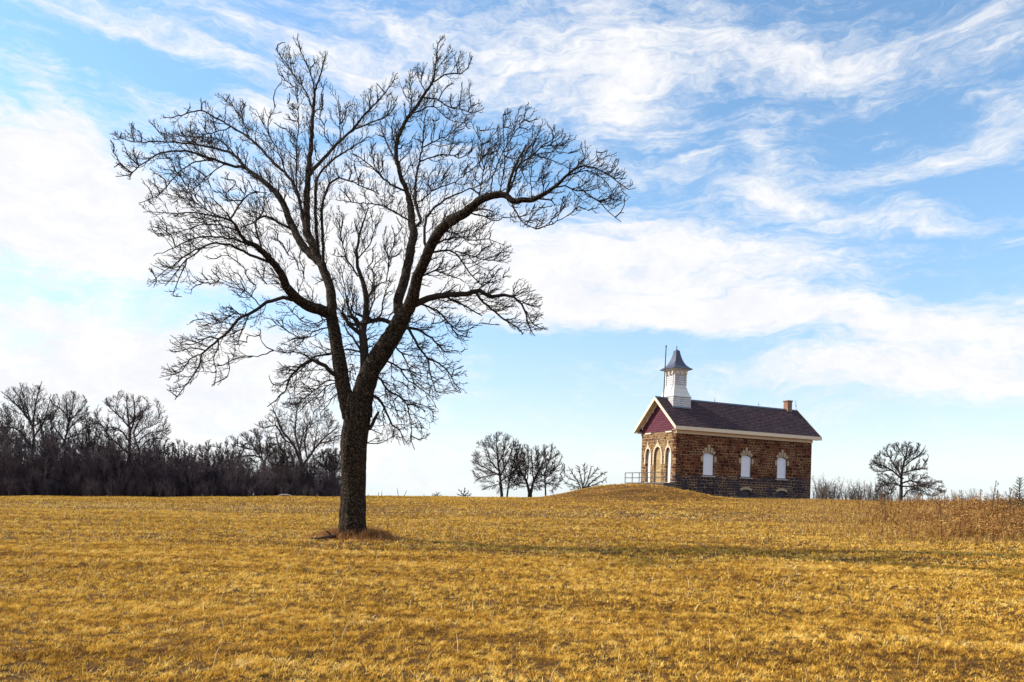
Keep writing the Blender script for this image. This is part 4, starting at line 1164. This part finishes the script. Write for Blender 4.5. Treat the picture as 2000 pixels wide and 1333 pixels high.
far_tree('bare_shrub', 'tiny shrub on the skyline halfway between the big tree and the skyline clump', (853, 972), 88,
  [[(853,974,3),(853,970,3)],[(853,971,2),(848,964,1.2)],[(853,971,2),(857,962,1.2)],[(853,971,2),(863,967,1.2)],[(853,971,2),(843,968,1.2)],[(853,971,2),(853,961,1.2)]],
  37, ell(853, 966, 13, 7, seed=12), 14, spec=[(.08, .3, .5, 4, .025), (.08, .2, .5, 3, .02)], group=GS, cat='shrub', tip=.018)
far_tree('bare_shrub', 'dark little shrub on the skyline just left of the skyline clump', (906, 972), 86,
  [[(906,974,4),(906,968,3)],[(906,969,2),(900,960,1.2)],[(906,969,2),(908,954,1.2)],[(906,969,2),(915,961,1.2)],[(906,969,2),(894,967,1.2)],[(906,969,2),(920,967,1.2)]],
  38, ell(906, 963, 16, 11, seed=13), 20, spec=[(.07, .4, .5, 4, .03), (.07, .25, .5, 3, .022)], group=GS, cat='shrub', tip=.02)

# ------------------------------------------------------------------ dense thicket under the left trees, hedge on the right
def bush_template(seed, h, spread, stems, twig):
    T = Tree(0, 1, seed, 1.0, None, Vector((0, 0, -.5)), twig)
    r = T.r
    for i in range(stems):
        a = r.uniform(0, 2 * PI); P = [Vector((r.gauss(0, .25), r.gauss(0, .25), -.1))]
        hh = h * r.uniform(.55, 1.0); sp = r.uniform(.15, 1) * spread
        for k in range(1, 7):
            t = k / 6
            P.append(Vector((P[0].x + math.cos(a) * sp * t ** 1.4 + r.gauss(0, .08), P[0].y + math.sin(a) * sp * t ** 1.4 + r.gauss(0, .08), hh * t)))
        R = [max(.05 * (1 - k / 6) + twig, twig) for k in range(7)]
        T.chains.append(dict(P=P, R=R, px=[(0, 0)] * 7, lvl=1, name='stem'))
        T.br.setdefault((7, 4), []).append(([tuple(p) for p in P], R))
    return T

def scatter_bushes(name, label, spots, mat, h, spread, stems, twig, spec, nvar=4, seed=40):
    tv = []
    for i in range(nvar):
        T = bush_template(seed + i, h, spread, stems, twig)
        T.grow(spec, upk=.16, outk=.05, jit=.2, sides=(3, 3, 3))
        tv.append(tubes(T.br))
    VV = []; QQ = []; b = 0; r = random.Random(seed)
    for (x, y, s) in spots:
        V, Q = tv[r.randrange(nvar)]
        a = r.uniform(0, 2 * PI); ca, sa = math.cos(a), math.sin(a)
        X = (V[:, 0] * ca - V[:, 1] * sa) * s * 1.0 + x; Y = (V[:, 0] * sa + V[:, 1] * ca) * s + y
        Zz = V[:, 2] * s * r.uniform(.85, 1.15) + gz(x, y)
        VV.append(np.stack([X, Y, Zz], -1)); QQ.append(Q + b); b += len(V)
    o = mesh_from_arrays(name, np.concatenate(VV), np.concatenate(QQ), None, mat, None)
    tag(o, label, None, kind='stuff')
    return o

def thicket():
    r = random.Random(77); spots = []
    prof = [(-200, 1.15), (0, 1.12), (120, 1.05), (200, 1.0), (300, .95), (350, .86), (430, .74), (520, .80), (600, .74), (640, .55), (668, .45), (690, .42)]
    pxs = np.array([p[0] for p in prof]); pv = np.array([p[1] for p in prof])
    for row, (d, cnt) in enumerate(((64.9, 170), (66, 66), (67.5, 66), (69.5, 62), (72, 60), (75, 56), (78, 70))):
        for i in range(cnt):
            px = -190 + (870) * (i + r.random()) / cnt
            if px > 668: continue
            dd = d + r.uniform(-.9, .9)
            x = (px - 1000) / F * dd
            s = float(np.interp(px, pxs, pv)) * (r.uniform(.55, .95) if r.random() < .72 else r.uniform(.95, 1.28))
            spots.append((x, dd, s * (1, .95)[row == 1] if row and row < 6 else s * (.34 if row == 0 else .5)))
    for i in range(420):                       # low shoots and litter along the edge
        px = r.uniform(-190, 672); dd = r.uniform(65, 71)
        spots.append(((px - 1000) / F * dd, dd, r.uniform(.13, .24)))
    scatter_bushes('thicket', 'dense dark leafless brush massed along the left edge of the field', spots, M['thicket'], 5.0, 1.6, 7, .011,
        [(.20, 1.5, .45, 4, .018), (.15, .7, .5, 3, .012)], 5, 50)
    spots = []
    for i in range(60):
        px = r.uniform(1585, 1735); dd = r.uniform(82, 92); spots.append(((px - 1000) / F * dd, dd, r.uniform(.34, .60)))
    for i in range(90):
        px = r.uniform(1735, 2120); dd = r.uniform(82, 92); spots.append(((px - 1000) / F * dd, dd, r.uniform(.22, .40)))
    scatter_bushes('brush', 'low grey brush along the skyline right of the schoolhouse', spots, M['brush'], 5.0, 1.7, 5, .018,
        [(.42, 1.4, .42, 3, .026), (.4, .8, .5, 3, .02)], 4, 60)
thicket()

# ------------------------------------------------------------------ weeds
def stalk_mesh(rows, leafy=6, head=True, seed=0):
    """rows: (x,y,h) -> V,Q,T of thin stems with narrow dead leaves"""
    r = random.Random(seed); g = {}; V2 = []; T2 = []
    for (x, y, h, rad) in rows:
        z = gz(x, y) - .02
        la = r.uniform(0, 2 * PI); ln = h * abs(r.gauss(0, .22))
        P = [(x + math.cos(la) * ln * t * t, y + math.sin(la) * ln * t * t, z + h * t) for t in (0, .35, .7, 1)]
        g.setdefault((4, 3), []).append((P, [rad, rad * .9, rad * .7, rad * .45]))
        for k in range(r.randint(leafy // 2, leafy)):
            t = r.uniform(.1, 1.0); a = r.uniform(0, 2 * PI); L = r.uniform(.10, .26) * min(1.3, h / .6)
            bx = x + math.cos(la) * ln * t * t; by = y + math.sin(la) * ln * t * t; bz = z + h * t
            wv = .5 * L * .10 + rad
            dz = r.uniform(-.5, .9) * L
            b = len(V2)
            ex, ey = bx + math.cos(a) * L, by + math.sin(a) * L
            V2 += [(bx, by, bz), (bx + math.cos(a) * L * .5 - math.sin(a) * wv, by + math.sin(a) * L * .5 + math.cos(a) * wv, bz + dz * .6 + .02),
                   (bx + math.cos(a) * L * .5 + math.sin(a) * wv, by + math.sin(a) * L * .5 - math.cos(a) * wv, bz + dz * .6 + .02 - wv), (ex, ey, bz + dz * .8)]
            T2 += [(b, b + 1, b + 2), (b + 1, b + 3, b + 2)]
    V, Q = tubes(g)
    T2 = np.array(T2) + len(V)
    return np.concatenate([V, np.array(V2)]), Q, T2

def weeds():
    r = random.Random(8); rows = []
    lo = [(1480,1032),(1600,1046),(1700,1055),(1800,1058),(2000,1062),(2200,1070)]
    lx = [p[0] for p in lo]; ly = [p[1] for p in lo]
    tries = 0
    while len(rows) < 8200 and tries < 200000:
        tries += 1
        d = math.sqrt(r.uniform(23 ** 2, 62 ** 2)); x = r.uniform(.30, .95) * d
        px, py = proj((x, d, gz(x, d)))
        if px < 1500 or py > np.interp(px, lx, ly) + r.gauss(0, 4): continue
        dens = min(1, max(.02, (px - 1600) / 300)) * (1 if d < 48 else .55)
        k = .5 + .5 * mnoise.noise((x * .35, d * .35, 0)) 
        if r.random() > dens * (.35 + k): continue
        h = r.uniform(.22, .62) * (.38 + .72 * min(1, max(0, (px - 1580) / 330))) * (.7 + .5 * k)
        if r.random() < .10: h *= r.uniform(1.3, 2.0)
        rows.append((x, d, h, (.005 + d * .00022)))
    V, Q, T2 = stalk_mesh(rows, 7, seed=3)
    o = mesh_from_arrays('dry_weeds', V, Q, T2, M['weed'], smooth=False)
    tag(o, 'rank of dead reddish brown weeds and tall grass at the right of the field', None, kind='stuff')
    # pale unmown grass fringe left of the weeds
    nb = 26000
    x = []; y = []
    while len(x) < nb:
        d = math.sqrt(r.uniform(24 ** 2, 60 ** 2)); xx = r.uniform(.24, .9) * d
        px, py = proj((xx, d, gz(xx, d)))
        if px < 1420 or py > np.interp(px, lx, ly) + 4 or (px < 1560 and r.random() > (px - 1400) / 240): continue
        x.append(xx); y.append(d)
    x = np.array(x); y = np.array(y)
    blades('tall_grass', x, y, nrg.uniform(.10, .30, nb), .010 + y * .0003, .7, M['tan_grass'], 'pale unmown dry grass around the weeds at the right')
    # single tall seed stalks that rise over the skyline
    spots = [(1935, 36, 1.95, 'tallest dry seed stalk rising from the weeds over the skyline at the right'), (1913, 40, 1.5, None), (1962, 37, 1.6, None), (1880, 42, 1.35, None), (1845, 44, 1.3, None), (1950, 33, 1.6, None), (1978, 36, 1.5, None), (1975, 31, 1.75, None), (1725, 40, .95, None), (1842, 30, 1.2, None), (1732, 34, 1.0, None)]
    for i, (px, d, h, lab) in enumerate(spots):
        x = (px - 1000) / F * d; z = gz(x, d)
        root = empty('seed_stalk', (x, d, z), lab or 'thin dry seed stalk standing above the brown weeds at the right', 'weed', 0, 'dry seed stalks among the weeds')
        g = {}; rr = random.Random(i)
        lx_, ly_ = rr.gauss(0, .03), rr.gauss(0, .03)
        P = [(lx_ * k + rr.gauss(0, .008), ly_ * k + rr.gauss(0, .008), h * k / 4 - (.05 if k == 0 else 0)) for k in range(5)]
        g[(5, 5)] = [(P, [.022, .020, .018, .016, .012])]
        for k in range(5):
            t = rr.uniform(.55, 1); a = rr.uniform(0, 2 * PI); L = rr.uniform(.06, .16); b = Vector(P[2]).lerp(Vector(P[4]), (t - .5) * 2)
            g.setdefault((3, 4), []).append(([tuple(b), (b.x + math.cos(a) * L * .6, b.y + math.sin(a) * L * .6, b.z + L * .5), (b.x + math.cos(a) * L, b.y + math.sin(a) * L, b.z + L * 1.1)], [.008, .007, .007]))
        V, Q = tubes(g); mesh_from_arrays('stem', V, Q, None, M['stalk'], root)
        tips = [Vector(P[4])] + [Vector(b_[0][2]) for b_ in g.get((3, 4), [])]
        for tpt in tips:
            sz = .05 if tpt is tips[0] else .032
            V, Q = tubes({(4, 6): [([tuple(tpt + Vector((0, 0, -sz))), tuple(tpt), tuple(tpt + Vector((0, 0, sz))), tuple(tpt + Vector((0, 0, sz * 1.7)))], [.006, sz * .42, sz * .4, .004])]})
            mesh_from_arrays('seed_head', V, Q, None, M['stalk'], root)
weeds()

# young conifer at the right edge
def sapling():
    d = 44; px = 1991; x = (px - 1000) / F * d; z = gz(x, d); h = 2.25
    root = empty('young_conifer', (x, d, z), 'ragged young conifer behind the weeds at the right edge of the field', 'tree')
    r = random.Random(4)
    V, Q = tubes({(4, 6): [([(0, 0, -.05), (.02, 0, h * .4), (-.02, .02, h * .75), (0, 0, h)], [.03, .024, .016, .008])]})
    mesh_from_arrays('trunk', V, Q, None, M['far_bark'], root)
    g = {}; Vn = []; Tn = []
    for k in range(44):
        t = .10 + .88 * k / 44; L = (1 - t) * .75 + .12; a = k * 2.4
        for s_ in range(2):
            aa = a + s_ * PI + r.gauss(0, .3); p0 = Vector((0, 0, h * t)); p1 = p0 + Vector((math.cos(aa) * L * .6, math.sin(aa) * L * .6, L * .25)); p2 = p0 + Vector((math.cos(aa) * L, math.sin(aa) * L, L * .62))
            g.setdefault((3, 3), []).append(([tuple(p0), tuple(p1), tuple(p2)], [.012, .009, .006]))
            for q in range(9):
                u = r.uniform(.2, 1); c_ = p0.lerp(p1, u * 1.5) if u < .6 else p1.lerp(p2, (u - .6) / .4)
                b = len(Vn); v = Vector((r.gauss(0, 1), r.gauss(0, 1), r.gauss(.6, .6))).normalized() * .09; s2 = v.orthogonal().normalized() * .010
                Vn += [tuple(c_ - s2), tuple(c_ + s2), tuple(c_ + v)]; Tn.append((b, b + 1, b + 2))
    V, Q = tubes(g)
    mesh_from_arrays('crown', np.concatenate([V, np.array(Vn)]), Q, np.array(Tn) + len(V), mat_plain('conifer_needles', (.018, .022, .018), (.05, .055, .03), 5), root, smooth=False)
sapling()

# ------------------------------------------------------------------ at the foot of the big tree
def tree_foot():
    bx, by = TREE_BASE.x, TREE_BASE.y
    nb = 6000
    a = nrg.uniform(0, 2 * PI, nb); rr = .28 + np.abs(nrg.normal(.03, .50, nb))
    x = bx + np.cos(a) * rr * 1.35 + .12; y = by + np.sin(a) * rr * .85
    o = blades('grass_clump', x, y, nrg.uniform(.06, .42, nb) * np.clip(1.5 - 1.1 * rr, .15, 1), np.full(nb, .013), .6, M['clump'], 'shaggy dead brown grass clump round the foot of the big tree', 2, None, None, 'grass clump')
    # dead branch
    p = ground_hit(640, 1056)
    root = empty('fallen_branch', p, 'dead branch lying in the grass left of the big trunk', 'branch')
    T = Tree(0, 1, 9, .5, None, None, .008); r = T.r
    pts = [Vector((-.62, -.02, .02)), Vector((-.25, .0, .05)), Vector((.05, .03, .11)), Vector((.22, .05, .13))]
    V, Q = tubes({(4, 8): [([tuple(q) for q in pts], [.015, .03, .045, .05])], (3, 6): [([(.10, .04, .10), (.03, .03, .20), (-.06, .03, .26)], [.035, .03, .02]), ([(-.25, 0, .05), (-.42, .1, .06), (-.6, .18, .03)], [.018, .014, .01])]})
    mesh_from_arrays('wood', V, Q, None, M['twig'], root)
    # dock-like stalk right of the trunk
    p = ground_hit(757, 1046)
    root = empty('dead_weed', p, 'single dead weed stalk with withered leaves just right of the big trunk', 'weed')
    g = {(5, 6): [([(0, 0, -.02), (.01, 0, .15), (-.01, .01, .3), (.015, 0, .42), (.01, 0, .52)], [.012, .011, .010, .009, .005])]}
    V, Q = tubes(g); mesh_from_arrays('stem', V, Q, None, M['weed'], root)
    r = random.Random(2); Vn = []; Tn = []
    for k in range(46):
        t = r.uniform(.06, .5); aa = r.uniform(0, 2 * PI); L = r.uniform(.04, .11) * (1.2 - t)
        b = len(Vn); w_ = .016
        d = Vector((math.cos(aa), math.sin(aa), r.uniform(-.3, 1.2))).normalized() * L; s2 = Vector((-math.sin(aa), math.cos(aa), 0)) * w_
        c_ = Vector((0, 0, t)); Vn += [tuple(c_), tuple(c_ + d * .5 + s2), tuple(c_ + d * .5 - s2), tuple(c_ + d)]; Tn += [(b, b + 1, b + 2), (b + 1, b + 3, b + 2)]
    mesh_from_arrays('leaves', np.array(Vn), None, np.array(Tn), M['tan_grass'], root, smooth=False)
tree_foot()

# small stakes and dead stalks along the skyline right of the big trunk
def stakes():
    items = [(719,968,5,0,'short dark stub on the skyline nearest the big trunk'),(739,969,8,.0,None),(745,969,10,.1,None),(778,971,16,-.18,'thin dead stalk leaning left on the bare skyline right of the big trunk'),(789,970,12,.45,'thin dead stalk leaning right on the bare skyline right of the big trunk'),(828,971,5,0,'lone short stub on the skyline left of the tiny shrub')]
    for i, (px, py, hp, lean, lab) in enumerate(items):
        d = 77; p = unproj(px, py, d); p.z = gz(p.x, p.y)
        root = empty('dead_stalk', p, lab or 'short dead stalk of a close pair on the skyline right of the big trunk', 'stalk', 0, 'dead stalks on the skyline')
        h = hp * d / F
        V, Q = tubes({(4, 5): [([(0, 0, -.1), (lean * h * .3, 0, h * .35), (lean * h * .7, .02, h * .7), (lean * h, 0, h)], [.035, .03, .024, .014])]})
        mesh_from_arrays('stem', V, Q, None, M['far_bark'], root)
stakes()

# pale log at the foot of the thicket
def log():
    d = 63.5; p = unproj(556, 969, d); p.z = gz(p.x, p.y)
    root = empty('fallen_log', p, 'thin pale fallen log at the foot of the dark thicket', 'log')
    V, Q = tubes({(6, 8): [([(-.62, 0, .02), (-.4, .02, .10), (-.1, 0, .15), (.2, 0, .15), (.45, .02, .11), (.66, 0, .02)], [.03, .05, .055, .055, .045, .03])]})
    mesh_from_arrays('wood', V, Q, None, mat_plain('weathered_wood', (.30, .27, .23), (.45, .41, .36), 6), root)
log()
